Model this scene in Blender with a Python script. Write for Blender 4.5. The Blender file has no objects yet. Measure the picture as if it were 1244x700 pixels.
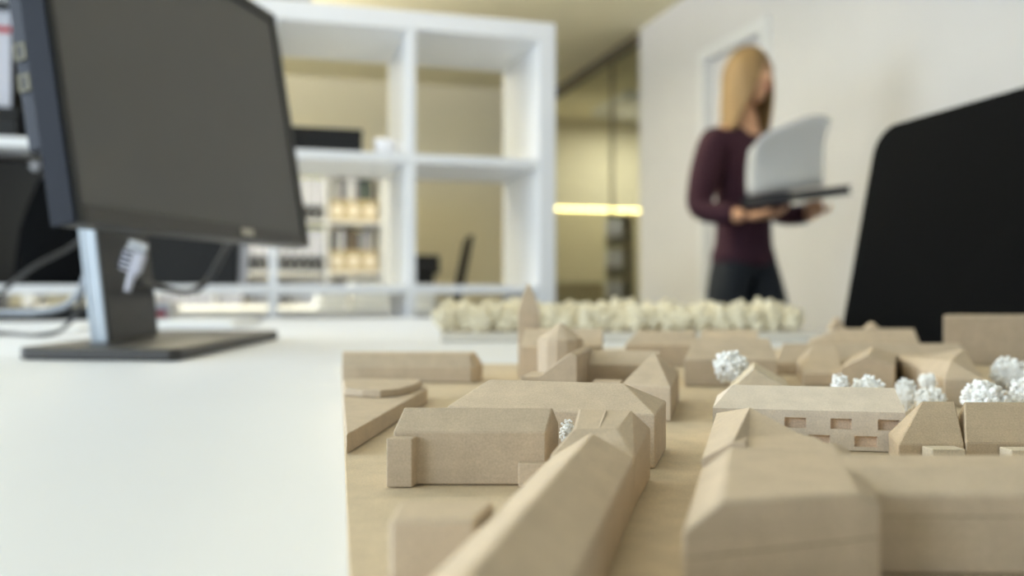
import bpy, bmesh, math, random
from mathutils import Vector, Matrix, noise

C = bpy.context.scene.collection
S = bpy.context.scene
R = math.radians

# ------------------------------------------------------------------ camera
F = 1050.0                      # focal length in pixels of the 1244 px wide frame
CAMZ = 0.80                     # lens height; the table top is at 0.72
cam_d = bpy.data.cameras.new('camera'); cam = bpy.data.objects.new('camera', cam_d); C.objects.link(cam)
cam.location = (0, 0, CAMZ); cam.rotation_euler = (R(90), 0, 0)
cam_d.sensor_width = 36; cam_d.lens = F * 36 / 1244; cam_d.clip_start = 0.01
cam_d.dof.use_dof = True; cam_d.dof.focus_distance = 0.375; cam_d.dof.aperture_fstop = 5.6
S.camera = cam

# ------------------------------------------------------------------ world, lights, exposure
TH = R(15.8)                    # the room is turned against the view
UX, UY = math.cos(TH), math.sin(TH)
def RW(u, v, z=0): return Vector((u*UX - v*UY, u*UY + v*UX, z))

w = bpy.data.worlds.new('World'); S.world = w; w.use_nodes = True
bg = w.node_tree.nodes['Background']; bg.inputs[0].default_value = (0.80, 0.90, 1.0, 1); bg.inputs[1].default_value = 1.0

def area(name, loc, direction, sx, sy, power, col):
    l = bpy.data.lights.new(name, 'AREA'); l.shape = 'RECTANGLE'; l.size = sx; l.size_y = sy
    l.energy = power; l.color = col
    o = bpy.data.objects.new(name, l); C.objects.link(o); o.location = loc
    o.rotation_euler = Vector(direction).to_track_quat('-Z', 'Z').to_euler()
    return o
DAY = (0.745, 0.865, 1.0); WARM = (1.0, 0.94, 0.80)
LW, RWALL, FRONT, BACK, CEIL = -3.6, 2.57, -3.0, 7.8, 2.66       # room extents in room axes
WINV = (-0.9, 1.2, 3.1)                                        # window centres along the left wall
for v in WINV:
    area('window_daylight', RW(LW+0.06, v, 1.62), RW(1, 0, -0.12), 1.7, 1.5, 88, DAY)
for u, v, p in ((-0.6, 5.0, 10), (-0.3, 4.2, 14)):  # downward side of the two added rear pendants
    area('ceiling_or_added_light', RW(u, v, CEIL-0.49), (0, 0, -1), 0.95, 0.3, p, WARM)
for u, v, p in ((-0.6, 5.0, 120), (-0.3, 4.2, 120)):  # upward side of the added pendants, there to brighten the rear ceiling
    area('ceiling_or_added_light', RW(u, v, CEIL-0.37), (0, 0, 1), 0.95, 0.3, p, WARM)
area('ceiling_or_added_light', RW(0.2, 1.9, CEIL-0.09), (0, 0, -1), 1.3, 0.3, 15, (1.0, 0.94, 0.86))
area('corridor_lamp_light', RW(3.7, 8.0, CEIL-0.09), (0, 0, -1), 0.8, 0.8, 38, (1.0, 0.95, 0.80))

vs = S.view_settings
vs.view_transform = 'Standard'; vs.look = 'None'; vs.gamma = 1.0; vs.use_curve_mapping = False
vs.exposure = -0.27
S.cycles.max_bounces = 8; S.cycles.diffuse_bounces = 5; S.cycles.transparent_max_bounces = 12
S.cycles.caustics_reflective = False; S.cycles.caustics_refractive = False

# ------------------------------------------------------------------ helpers
def srgb(r, g, b):
    f = lambda c: (c/255/12.92) if c/255 <= 0.04045 else ((c/255+0.055)/1.055)**2.4
    return (f(r), f(g), f(b), 1)

def mat(name, col, rough=0.6, var=0.06, scale=40, bump=0.0, bscale=300, spec=0.5, metal=0.0, emit=None, es=0, coat=0):
    m = bpy.data.materials.new(name); m.use_nodes = True
    nt = m.node_tree; b = nt.nodes['Principled BSDF']
    b.inputs['Roughness'].default_value = rough
    b.inputs['Specular IOR Level'].default_value = spec
    b.inputs['Metallic'].default_value = metal
    b.inputs['Coat Weight'].default_value = coat
    tc = nt.nodes.new('ShaderNodeTexCoord')
    n = nt.nodes.new('ShaderNodeTexNoise'); n.inputs['Scale'].default_value = scale; n.inputs['Detail'].default_value = 4
    nt.links.new(tc.outputs['Object'], n.inputs['Vector'])
    mx = nt.nodes.new('ShaderNodeMix'); mx.data_type = 'RGBA'
    nt.links.new(n.outputs['Fac'], mx.inputs[0])
    lo = [max(0, c*(1-var*2)) for c in col[:3]] + [1]; hi = [min(1, c*(1+var*2)) for c in col[:3]] + [1]
    mx.inputs[6].default_value = lo; mx.inputs[7].default_value = hi
    nt.links.new(mx.outputs[2], b.inputs['Base Color'])
    if bump:
        n2 = nt.nodes.new('ShaderNodeTexNoise'); n2.inputs['Scale'].default_value = bscale; n2.inputs['Detail'].default_value = 3
        nt.links.new(tc.outputs['Object'], n2.inputs['Vector'])
        bp = nt.nodes.new('ShaderNodeBump'); bp.inputs['Strength'].default_value = bump; bp.inputs['Distance'].default_value = 1.0/bscale
        nt.links.new(n2.outputs['Fac'], bp.inputs['Height']); nt.links.new(bp.outputs['Normal'], b.inputs['Normal'])
    if emit:
        b.inputs['Emission Color'].default_value = emit; b.inputs['Emission Strength'].default_value = es
    return m

def mdf(name, col, var=0.10, fibre=0.5):
    """pressed fibre board: fine speckle, cloudy tone, faint horizontal layers"""
    m = bpy.data.materials.new(name); m.use_nodes = True
    nt = m.node_tree; b = nt.nodes['Principled BSDF']
    b.inputs['Roughness'].default_value = 0.72; b.inputs['Specular IOR Level'].default_value = 0.25
    tc = nt.nodes.new('ShaderNodeTexCoord')
    oi = nt.nodes.new('ShaderNodeObjectInfo')
    def noise_(scale, detail, sc=(1, 1, 1)):
        mp = nt.nodes.new('ShaderNodeMapping'); mp.inputs['Scale'].default_value = sc
        nt.links.new(tc.outputs['Object'], mp.inputs['Vector'])
        n = nt.nodes.new('ShaderNodeTexNoise'); n.inputs['Scale'].default_value = scale; n.inputs['Detail'].default_value = detail
        nt.links.new(mp.outputs['Vector'], n.inputs['Vector']); return n
    n1 = noise_(1500, 4); n2 = noise_(90, 5); n3 = noise_(30, 3, (0.4, 0.4, 9))
    def mul(a, lo, hi):
        r = nt.nodes.new('ShaderNodeMapRange'); r.inputs['From Min'].default_value = 0.3; r.inputs['From Max'].default_value = 0.7
        r.inputs['To Min'].default_value = lo; r.inputs['To Max'].default_value = hi
        nt.links.new(a, r.inputs['Value']); return r.outputs['Result']
    def prod(a, c):
        p = nt.nodes.new('ShaderNodeMath'); p.operation = 'MULTIPLY'
        nt.links.new(a, p.inputs[0]); nt.links.new(c, p.inputs[1]); return p.outputs[0]
    f = prod(prod(mul(n1.outputs['Fac'], 1-var*fibre*2.4, 1+var*fibre*2.2), mul(n2.outputs['Fac'], 1-var*0.7, 1+var*0.7)), mul(n3.outputs['Fac'], 1-var*0.42, 1+var*0.34))
    r = nt.nodes.new('ShaderNodeMapRange'); r.inputs['To Min'].default_value = 0.93; r.inputs['To Max'].default_value = 1.07
    nt.links.new(oi.outputs['Random'], r.inputs['Value']); f = prod(f, r.outputs['Result'])
    v = nt.nodes.new('ShaderNodeVectorMath'); v.operation = 'SCALE'; v.inputs[0].default_value = col[:3]
    nt.links.new(f, v.inputs['Scale']); nt.links.new(v.outputs['Vector'], b.inputs['Base Color'])
    bp = nt.nodes.new('ShaderNodeBump'); bp.inputs['Strength'].default_value = 0.25; bp.inputs['Distance'].default_value = 0.0004
    nt.links.new(n1.outputs['Fac'], bp.inputs['Height']); nt.links.new(bp.outputs['Normal'], b.inputs['Normal'])
    return m

def glass_mat(name, tint, refl=0.08):
    m = bpy.data.materials.new(name); m.use_nodes = True; nt = m.node_tree
    nt.nodes.remove(nt.nodes['Principled BSDF'])
    t = nt.nodes.new('ShaderNodeBsdfTransparent'); t.inputs[0].default_value = tint
    g = nt.nodes.new('ShaderNodeBsdfGlossy'); g.inputs['Roughness'].default_value = 0.03
    lw = nt.nodes.new('ShaderNodeLayerWeight'); lw.inputs[0].default_value = 0.5
    pw = nt.nodes.new('ShaderNodeMath'); pw.operation = 'POWER'; pw.inputs[1].default_value = 5; nt.links.new(lw.outputs['Facing'], pw.inputs[0])
    fr = nt.nodes.new('ShaderNodeMath'); fr.operation = 'MULTIPLY_ADD'; fr.inputs[1].default_value = 0.9; fr.inputs[2].default_value = 0.04; nt.links.new(pw.outputs[0], fr.inputs[0])
    mx = nt.nodes.new('ShaderNodeMixShader')
    nt.links.new(fr.outputs[0], mx.inputs[0]); nt.links.new(t.outputs[0], mx.inputs[1]); nt.links.new(g.outputs[0], mx.inputs[2])
    nt.links.new(mx.outputs[0], nt.nodes['Material Output'].inputs[0])
    return m

M = {}
M['mdf'] = mdf('brown_fibreboard', srgb(199, 181, 157))
M['mdf_light'] = mdf('pale_fibreboard', srgb(214, 200, 176))
M['mdf_board'] = mdf('ground_fibreboard', srgb(199, 182, 155))
M['mdf_joint'] = mdf('glue_joint', srgb(150, 134, 108))
M['pale_wood'] = mdf('pale_wood', srgb(216, 203, 186), 0.08)
M['window_wood'] = mdf('window_recess_wood', srgb(226, 206, 184), 0.12)
M['foam'] = mat('white_foam', srgb(252, 252, 248), 0.9, 0.02, 300, 0.6, 1500, 0.1)
M['foam_cream'] = mat('cream_foam', srgb(250, 241, 216), 0.9, 0.03, 60, 0.5, 700, 0.1)
M['plate'] = mat('white_card', srgb(240, 234, 222), 0.7, 0.02)
M['table'] = mat('white_laminate', srgb(232, 235, 240), 0.46, 0.01, 6, 0.03, 900, 0.5)
M['shelf'] = mat('white_lacquer', srgb(226, 228, 231), 0.4, 0.01, 10)
M['wall'] = mat('white_plaster', srgb(215, 215, 217), 0.9, 0.015, 4, 0.08, 220, 0.2)
M['cream'] = mat('cream_plaster', srgb(234, 227, 204), 0.9, 0.02, 3, 0.08, 220, 0.2)
M['ceiling'] = mat('cream_ceiling', srgb(246, 239, 210), 0.9, 0.02, 3, 0.05, 200, 0.2)
M['floor'] = mat('grey_carpet', srgb(96, 93, 90), 0.95, 0.08, 60, 0.4, 500, 0.1)
M['track'] = mat('dark_metal_track', srgb(88, 80, 66), 0.5, 0.05)
M['black'] = mat('black_plastic', srgb(26, 27, 29), 0.5, 0.06, 60, 0.1, 900, 0.35)
M['blackfab'] = mat('black_fabric', srgb(8, 9, 11), 0.9, 0.08, 400, 0.3, 1500, 0.08)
M['darkgrey'] = mat('dark_grey_plastic', srgb(62, 60, 58), 0.42, 0.05, 80, 0.1, 1500, 0.4)
M['bezel'] = mat('monitor_bezel', srgb(52, 51, 49), 0.4, 0.05, 80, 0.08, 2000, 0.4)
M['chin'] = mat('reflecting_bezel_chin', srgb(78, 76, 73), 0.5, 0.04, 80, 0.08, 2000, 0.4)  # bottom bezel lighter than the frame: table reflection put into its colour
M['shell'] = mat('blue_grey_shell', srgb(31, 35, 45), 0.6, 0.04, 60, 0.06, 1500, 0.2)
M['screen'] = mat('dull_screen', srgb(98, 97, 95), 0.6, 0.03, 8, 0.0, 300, 0.4)
M['neck'] = mat('silver_neck', srgb(206, 216, 226), 0.35, 0.03, 50, 0, 100, 0.5, 0.3)
M['socket'] = mat('usb_socket', srgb(40, 38, 30), 0.5)
M['brass'] = mat('socket_metal', srgb(84, 80, 64), 0.4, 0.05, 50, 0, 100, 0.5, 0.6)
M['badge'] = mat('badge_metal', srgb(190, 186, 172), 0.35, 0.03, 50, 0, 100, 0.5, 0.5)
M['plug'] = mat('plug_plastic', srgb(214, 214, 226), 0.45)
M['cable_grey'] = mat('grey_cable', srgb(128, 134, 142), 0.5)
M['cable_dark'] = mat('dark_cable', srgb(54, 54, 56), 0.5)
M['paper'] = mat('white_paper', srgb(242, 242, 240), 0.8, 0.01)
M['label'] = mat('spine_label', srgb(190, 193, 206), 0.7, 0.03, 50)
M['binder'] = mat('binder_black', srgb(38, 40, 46), 0.6)
M['lime'] = mat('lime_band', srgb(196, 200, 92), 0.7)
M['red'] = mat('red_band', srgb(176, 36, 40), 0.6)
M['lightwood'] = mat('light_wood', srgb(168, 154, 122), 0.6, 0.08, 40)
M['book_grey'] = mat('grey_book', srgb(130, 132, 140), 0.7)
M['book_dark'] = mat('dark_book', srgb(58, 60, 70), 0.7)
M['book_green'] = mat('green_book', srgb(46, 66, 56), 0.7)
M['book_brown'] = mat('brown_book', srgb(96, 80, 52), 0.7)
M['book_pale'] = mat('pale_book', srgb(196, 198, 206), 0.7)
M['white'] = mat('white_ceramic', srgb(240, 240, 244), 0.3)
M['chrome'] = mat('brushed_steel', srgb(180, 182, 184), 0.3, 0.03, 50, 0, 100, 0.5, 0.9)
M['led'] = mat('led_strip', srgb(255, 240, 190), 0.5, 0, 10, emit=srgb(255, 238, 170), es=10)
M['brownpanel'] = mat('brown_panel', srgb(126, 112, 72), 0.6)
M['niche'] = mat('dark_niche', srgb(66, 58, 46), 0.6)
M['mdf_dark'] = mdf('darker_fibreboard', srgb(191, 171, 144))
M['cabinet'] = mat('cream_cabinet', srgb(216, 206, 172), 0.5, 0.02)
M['glass'] = glass_mat('partition_glass', (0.90, 0.92, 0.88, 1))
M['wglass'] = glass_mat('window_glass', (0.97, 0.98, 0.98, 1))
M['skin'] = mat('skin', srgb(214, 166, 132), 0.5, 0.04, 60, 0.05, 700, 0.4)
M['hair'] = mat('light_brown_hair', srgb(146, 118, 78), 0.55, 0.2, 200, 0.5, 300, 0.4)
M['sweater'] = mat('dark_maroon_knit', srgb(62, 38, 50), 0.9, 0.1, 120, 0.4, 500, 0.2)
M['trousers'] = mat('black_trousers', srgb(38, 42, 48), 0.85, 0.08, 120, 0.2, 500, 0.2)
M['shoe'] = mat('black_leather', srgb(24, 22, 22), 0.4)
M['eyewhite'] = mat('eye_white', srgb(236, 234, 230), 0.3)
M['iris'] = mat('iris', srgb(60, 66, 60), 0.2)
M['lips'] = mat('lips', srgb(176, 100, 92), 0.45)

WM = {}
def wmat(o): return WM.get(o.name, Matrix.Identity(4))

def tagp(o, label=None, cat=None, group=None, kind=None):
    for k, v in (('label', label), ('category', cat), ('group', group), ('kind', kind)):
        if v: o[k] = v
    return o

def thing(name, label, cat, loc=(0, 0, 0), rz=0, group=None):
    o = bpy.data.objects.new(name, None); C.objects.link(o); o.empty_display_size = 0.02
    o.location = loc; o.rotation_euler = (0, 0, rz)
    WM[o.name] = Matrix.Translation(loc) @ Matrix.Rotation(rz, 4, 'Z')
    return tagp(o, label, cat, group)

def mk(name, geo, m, parent=None, bevel=0, seg=1, smooth=False, label=None, cat=None, group=None, kind=None, local=False):
    """geo = (verts in world metres, faces); a child is re-expressed in its parent's space"""
    verts, faces = geo
    verts = [Vector(v) for v in verts]
    me = bpy.data.meshes.new(name)
    o = bpy.data.objects.new(name, me); C.objects.link(o)
    if parent is not None:
        o.parent = parent
        if not local:
            inv = wmat(parent).inverted(); verts = [inv @ v for v in verts]
        WM[o.name] = wmat(parent)
    else:
        lo = Vector([min(v[i] for v in verts) for i in range(3)]); hi = Vector([max(v[i] for v in verts) for i in range(3)])
        org = Vector(((lo.x+hi.x)/2, (lo.y+hi.y)/2, lo.z))
        verts = [v-org for v in verts]; o.location = org; WM[o.name] = Matrix.Translation(org)
    me.from_pydata(verts, [], faces)
    bm = bmesh.new(); bm.from_mesh(me); bmesh.ops.recalc_face_normals(bm, faces=bm.faces); bm.to_mesh(me); bm.free()
    if smooth:
        for p in me.polygons: p.use_smooth = True
    me.materials.append(m)
    if bevel:
        b = o.modifiers.new('bevel', 'BEVEL'); b.width = bevel; b.segments = seg; b.limit_method = 'ANGLE'; b.angle_limit = R(25)
    return tagp(o, label, cat, group, kind)

def dup(root, loc, rz, label=None, group=None, scale=None):
    r = root.copy(); C.objects.link(r); r.location = loc; r.rotation_euler = (0, 0, rz)
    if scale: r.scale = scale
    if label: r['label'] = label
    if group: r['group'] = group
    for ch in list(root.children):
        c = ch.copy(); C.objects.link(c); c.parent = r
        for g in list(ch.children):
            d = g.copy(); C.objects.link(d); d.parent = c
    return r

def join(geos):
    V, Fc = [], []
    for v, f in geos:
        n = len(V); V += [Vector(a) for a in v]; Fc += [tuple(i+n for i in q) for q in f]
    return V, Fc
BF = [(0, 3, 2, 1), (4, 5, 6, 7), (0, 1, 5, 4), (1, 2, 6, 5), (2, 3, 7, 6), (3, 0, 4, 7)]
def box(x0, x1, y0, y1, z0, z1):
    return [Vector(p) for p in ((x0, y0, z0), (x1, y0, z0), (x1, y1, z0), (x0, y1, z0), (x0, y0, z1), (x1, y0, z1), (x1, y1, z1), (x0, y1, z1))], list(BF)
def xf(geo, mt): return [mt @ Vector(v) for v in geo[0]], geo[1]
RM = Matrix.Rotation(TH, 4, 'Z')
def rb(u0, u1, v0, v1, z0, z1): return xf(box(u0, u1, v0, v1, z0, z1), RM)
def extrude_poly(pts, z0, z1):
    n = len(pts)
    V = [Vector((p[0], p[1], z0)) for p in pts] + [Vector((p[0], p[1], z1)) for p in pts]
    return V, [tuple(range(n))[::-1], tuple(range(n, 2*n))] + [(i, (i+1) % n, n+(i+1) % n, n+i) for i in range(n)]
def round_rect(w, h, r, k=5):
    pts = []
    for cx, cy, a0 in ((w/2-r, h/2-r, 0), (-w/2+r, h/2-r, 90), (-w/2+r, -h/2+r, 180), (w/2-r, -h/2+r, 270)):
        for i in range(k+1):
            a = R(a0 + 90*i/k); pts.append((cx + r*math.cos(a), cy + r*math.sin(a)))
    return pts
def lathe(profile, n=20, c=(0, 0, 0)):
    V, Fc = [], []
    for r, z in profile:
        for i in range(n):
            a = 2*math.pi*i/n; V.append(Vector((c[0]+r*math.cos(a), c[1]+r*math.sin(a), c[2]+z)))
    for j in range(len(profile)-1):
        for i in range(n):
            Fc.append((j*n+i, j*n+(i+1) % n, (j+1)*n+(i+1) % n, (j+1)*n+i))
    Fc.append(tuple(range(n))[::-1]); k = (len(profile)-1)*n; Fc.append(tuple(range(k, k+n)))
    return V, Fc
def catmull(pts, sub=8):
    P_ = [Vector(p) for p in pts]; P_ = [P_[0]*2-P_[1]] + P_ + [P_[-1]*2-P_[-2]]; out = []
    for i in range(1, len(P_)-2):
        a, b, c, d = P_[i-1:i+3]
        for k in range(sub):
            t = k/sub
            out.append(0.5*((2*b)+(c-a)*t+(2*a-5*b+4*c-d)*t*t+(3*b-a-3*c+d)*t**3))
    out.append(P_[-2]); return out
def tube(pts, r, n=8, smooth=True):
    P_ = catmull(pts) if smooth else [Vector(p) for p in pts]
    V, Fc = [], []; up = Vector((0, 0, 1))
    for i, p in enumerate(P_):
        t = (P_[min(i+1, len(P_)-1)] - P_[max(i-1, 0)]).normalized()
        s = t.cross(up) if abs(t.z) < 0.95 else t.cross(Vector((1, 0, 0))); s.normalize(); q = t.cross(s)
        for k in range(n):
            a = 2*math.pi*k/n; V.append(p + (s*math.cos(a) + q*math.sin(a))*r)
    for i in range(len(P_)-1):
        for k in range(n): Fc.append((i*n+k, i*n+(k+1) % n, (i+1)*n+(k+1) % n, (i+1)*n+k))
    Fc.append(tuple(range(n))); Fc.append(tuple(range((len(P_)-1)*n, len(P_)*n)))
    return V, Fc

# a ray of the photograph met with a horizontal plane, or with a distance
def P(x, y, z):
    Z = (CAMZ - z)*F/(y-350.0); return Vector(((x-622)/F*Z, Z, z))
def PZ(x, y, Z): return Vector(((x-622)/F*Z, Z, CAMZ-(y-350.0)/F*Z))

# ------------------------------------------------------------------ room shell
TT = 0.72
def struct(name, geo, m, parent=None, **k):
    o = mk(name, geo, m, parent, **k)
    if parent is None: o['kind'] = 'structure'
    return o
EXT = 6.2; FBACK = 9.3
struct('floor', rb(LW-0.2, EXT+0.1, FRONT-0.2, FBACK+0.1, -0.1, 0), M['floor'])
struct('ceiling', rb(LW-0.2, EXT+0.1, FRONT-0.2, FBACK+0.1, CEIL, CEIL+0.1), M['ceiling'])
# left wall with three windows
g = [rb(LW-0.2, LW, FRONT-0.2, BACK, 0, 0.82), rb(LW-0.2, LW, FRONT-0.2, BACK, 2.42, CEIL)]
edges = [FRONT-0.2] + [e for v in WINV for e in (v-0.9, v+0.9)] + [BACK]
for i in range(0, len(edges), 2): g.append(rb(LW-0.2, LW, edges[i], edges[i+1], 0.82, 2.42))
struct('wall_left', join(g), M['wall'])
for i, v in enumerate(WINV):
    g = [rb(LW-0.14, LW-0.06, v-0.9, v-0.84, 0.82, 2.42), rb(LW-0.14, LW-0.06, v+0.84, v+0.9, 0.82, 2.42),
         rb(LW-0.14, LW-0.06, v-0.84, v+0.84, 0.82, 0.88), rb(LW-0.14, LW-0.06, v-0.84, v+0.84, 2.36, 2.42), rb(LW-0.14, LW-0.06, v-0.03, v+0.03, 0.88, 2.36)]
    wn = struct('window_%d' % (i+2), join(g), M['shelf'])
    for s in (-1, 1): mk('pane', rb(LW-0.105, LW-0.099, v+(0.03 if s > 0 else -0.84), v+(0.84 if s > 0 else -0.03), 0.88, 2.36), M['wglass'], wn)
# front wall, behind the camera
struct('wall_front', rb(LW, RWALL+0.14, FRONT-0.2, FRONT, 0, CEIL), M['wall'])
struct('wall_back', rb(LW-0.2, RWALL+0.06, BACK, BACK+0.15, 0, CEIL), M['cream'])
# right wall: plaster up to the glass, with a door opening
VEND = 5.72                       # where the plaster stops and the glass begins
DV0, DV1, DH = 4.10, 4.76, 2.20   # opening
g = [rb(RWALL, RWALL+0.14, FRONT-0.2, DV0, 0, CEIL), rb(RWALL, RWALL+0.14, DV1, VEND, 0, CEIL), rb(RWALL, RWALL+0.14, DV0, DV1, DH, CEIL)]
struct('wall_right', join(g), M['wall'])
g = [rb(RWALL-0.02, RWALL+0.1, DV0-0.055, DV0+0.02, 0, DH+0.055), rb(RWALL-0.02, RWALL+0.1, DV1-0.02, DV1+0.055, 0, DH+0.055), rb(RWALL-0.02, RWALL+0.1, DV0+0.02, DV1-0.02, DH-0.02, DH+0.055)]
dr = struct('door_1', join(g), M['shelf'], bevel=0.004)
mk('door_leaf', rb(RWALL+0.035, RWALL+0.075, DV0+0.022, DV1-0.022, 0.005, DH-0.022), M['wall'], dr)
hd = mk('door_handle', join([tube([RW(RWALL+0.035, DV0+0.09, 1.03), RW(RWALL-0.02, DV0+0.09, 1.03)], 0.009, smooth=False), tube([RW(RWALL-0.02, DV0+0.085, 1.03), RW(RWALL-0.02, DV0+0.21, 1.03)], 0.009, smooth=False)]), M['chrome'], dr, smooth=True)
for nm, a, b_ in (('baseboard_right', FRONT, DV0-0.056), ('baseboard_right', DV1+0.056, VEND)):
    struct(nm, rb(RWALL-0.012, RWALL, a, b_, 0, 0.07), M['shelf'])
# glass partition that continues the wall
wp = struct('window_1', join([rb(RWALL+0.02, RWALL+0.09, VEND, BACK, CEIL-0.06, CEIL), rb(RWALL+0.02, RWALL+0.09, VEND, BACK, 0, 0.04)]), M['track'])
JV = 6.36
for a, b_ in ((VEND+0.002, JV-0.006), (JV+0.006, BACK-0.002)): mk('pane', rb(RWALL+0.045, RWALL+0.06, a, b_, 0.04, CEIL-0.06), M['glass'], wp)
mk('joint', rb(RWALL+0.043, RWALL+0.062, JV-0.006, JV+0.006, 0.04, CEIL-0.06), M['track'], wp)
# corridor behind the glass
struct('wall_corridor_back', rb(RWALL+0.06, EXT, FBACK, FBACK+0.1, 0, CEIL), M['cream'])
struct('wall_corridor_left', rb(RWALL-0.1, RWALL+0.06, BACK+0.15, FBACK+0.1, 0, CEIL), M['cream'])
struct('wall_corridor_right', rb(EXT, EXT+0.1, FRONT-0.2, FBACK+0.1, 0, CEIL), M['cream'])
struct('wall_corridor_front', rb(RWALL+0.14, EXT, FRONT-0.2, FRONT-0.1, 0, CEIL), M['cream'])
# ceiling lamps over table and corridor; rear pendants are added, unseen uplights
for u, v, sx, sy in ((-0.6, 5.0, 1.0, 0.34), (-0.3, 4.2, 1.0, 0.34), (3.7, 8.0, 0.9, 0.9), (0.2, 1.9, 1.4, 0.34)):
    lp = thing('ceiling_or_added_lamp', {-0.6: 'long added pendant uplight hidden behind the monitor, above the rear desk', -0.3: 'long added pendant uplight above the desk behind the shelf, out of the frame', 0.2: 'long ceiling lamp over the table, out of the frame', 3.7: 'square ceiling lamp in the corridor behind the glass'}[u], 'lamp', RW(u, v, CEIL-(0.48 if u < 0 else 0.08)), TH)
    cz = CEIL-0.40 if u < 0 else CEIL
    if u < 0:
        for k in (-0.4, 0.4): mk('rod', rb(u+k-0.006, u+k+0.006, v-0.006, v+0.006, cz-0.04, CEIL), M['chrome'], lp)
    mk('housing', join([rb(u-sx/2, u+sx/2, v-sy/2, v-sy/2+0.02, cz-0.08, cz), rb(u-sx/2, u+sx/2, v+sy/2-0.02, v+sy/2, cz-0.08, cz), rb(u-sx/2, u-sx/2+0.02, v-sy/2, v+sy/2, cz-0.08, cz), rb(u+sx/2-0.02, u+sx/2, v-sy/2, v+sy/2, cz-0.08, cz)]), M['shelf'], lp)
    mk('diffuser', rb(u-sx/2+0.02, u+sx/2-0.02, v-sy/2+0.02, v+sy/2-0.02, cz-0.06, cz-0.05), M['paper'], lp)

# ------------------------------------------------------------------ the white table
TU0, TU1, TV0, TV1 = -1.62, 0.846, -0.35, 2.33
tb = thing('table', 'long white table carrying the monitor and the town model', 'table', RW((TU0+TU1)/2, (TV0+TV1)/2, 0), TH)
mk('tabletop', rb(TU0, TU1, TV0, TV1, TT-0.028, TT), M['table'], tb, bevel=0.0015, seg=2)
mk('apron', join([rb(TU0+0.1, TU1-0.1, v-0.015, v+0.015, TT-0.09, TT-0.028) for v in (TV0+0.1, TV1-0.1)] + [rb(u-0.015, u+0.015, TV0+0.115, TV1-0.115, TT-0.09, TT-0.028) for u in (TU0+0.1, TU1-0.1)]), M['chrome'], tb)
for u in (TU0+0.06, TU1-0.06):
    for v in (TV0+0.06, TV1-0.06): mk('leg', rb(u-0.025, u+0.025, v-0.025, v+0.025, 0, TT-0.028), M['chrome'], tb)

# ------------------------------------------------------------------ open shelf units
def shelf_unit(t, u1, v0, cols, rows=4, pitch=0.378, zp=0.373, edge=0.053, thin=0.025, dep=0.40, zb=0.05):
    """u1 = right end, v0 = front; every board a part"""
    u0 = u1 - 2*edge - cols*pitch + thin
    H = zb + rows*zp + edge - thin/2 + 0.0045
    mk('top_board', rb(u0, u1, v0, v0+dep, H-edge, H), M['shelf'], t, bevel=0.002)
    mk('bottom_board', rb(u0+edge, u1-edge, v0, v0+dep, 0, zb+0.003), M['shelf'], t)
    mk('side_panel', rb(u0, u0+edge, v0, v0+dep, 0, H-edge), M['shelf'], t, bevel=0.002)
    mk('side_panel', rb(u1-edge, u1, v0, v0+dep, 0, H-edge), M['shelf'], t, bevel=0.002)
    us = [u1 - edge - k*pitch + thin/2 - 0.0125 for k in range(cols+1)]
    for k in range(1, cols):
        mk('divider', rb(us[k]-thin/2, us[k]+thin/2, v0+0.002, v0+dep-0.002, edge, H-edge), M['shelf'], t, bevel=0.0015)
    zs = [zb+r*zp for r in range(rows+1)]
    for r in range(1, rows):
        for k in range(cols):
            a = u0+edge if k == cols-1 else us[k+1]+thin/2
            b = u1-edge if k == 0 else us[k]-thin/2
            mk('shelf_board', rb(a, b, v0+0.001, v0+dep-0.001, zs[r]-thin/2, zs[r]+thin/2), M['shelf'], t, bevel=0.0015)
    return us, zs, H
SU1 = 0.13*UX + 2.57*UY; SV0 = -0.13*UY + 2.57*UX
fs = thing('shelf_unit', 'large white open cube shelf at the far end of the table', 'shelf', RW(SU1-1.0, SV0, 0), TH)
fus, fzs, FH = shelf_unit(fs, SU1, SV0, 5)
XR, ZR = (472-622)/F*6.2, 6.2
RU1 = XR*UX + ZR*UY; RV0 = -XR*UY + ZR*UX
rs = thing('shelf_unit', 'distant white cube shelf full of binders, seen through the near shelf', 'shelf', RW(RU1-1.0, RV0, 0), TH)
rus, rzs, RH = shelf_unit(rs, RU1, RV0, 6, zp=0.36, zb=0.185)

# ------------------------------------------------------------------ binders
def make_binder(h=0.315, wd=0.054, band='lime'):
    t = thing('binder', 'black ring binder', 'binder', (0, 0, 0), 0)
    d = 0.28
    mk('cover', join([box(-wd/2, -wd/2+0.003, 0, d, 0, h), box(wd/2-0.003, wd/2, 0, d, 0, h), box(-wd/2+0.003, wd/2-0.003, 0, 0.004, 0, h)]), M['binder'], t)
    mk('paper_block', box(-wd/2+0.004, wd/2-0.004, 0.02, d-0.01, 0.004, h-0.012), M['paper'], t)
    mk('spine_label', box(-wd/2+0.002, wd/2-0.002, -0.0012, 0, 0.105, h-0.016), M['label'], t)
    if band: mk('label_band', box(-wd/2+0.002, wd/2-0.002, -0.0014, 0, h-0.015, h-0.001), M[band], t)
    rg = mk('finger_ring', xf(lathe([(0.009, 0), (0.014, 0), (0.014, 0.003), (0.009, 0.003)], 14), Matrix.Translation((0, -0.003, 0.045)) @ Matrix.Rotation(R(90), 4, 'X')), M['chrome'], t)
    return t
bproto = make_binder()
first = [True]
def binder(u, v, z, label, group, rz=0):
    loc = RW(u, v, z)
    if first[0]:
        first[0] = False
        bproto.location = loc; bproto.rotation_euler = (0, 0, TH+rz); bproto['label'] = label; bproto['group'] = group; return bproto
    return dup(bproto, loc, TH+rz, label, group)
th = 0.0125
ORD = ['first', 'second', 'third', 'fourth', 'fifth', 'sixth']
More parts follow.
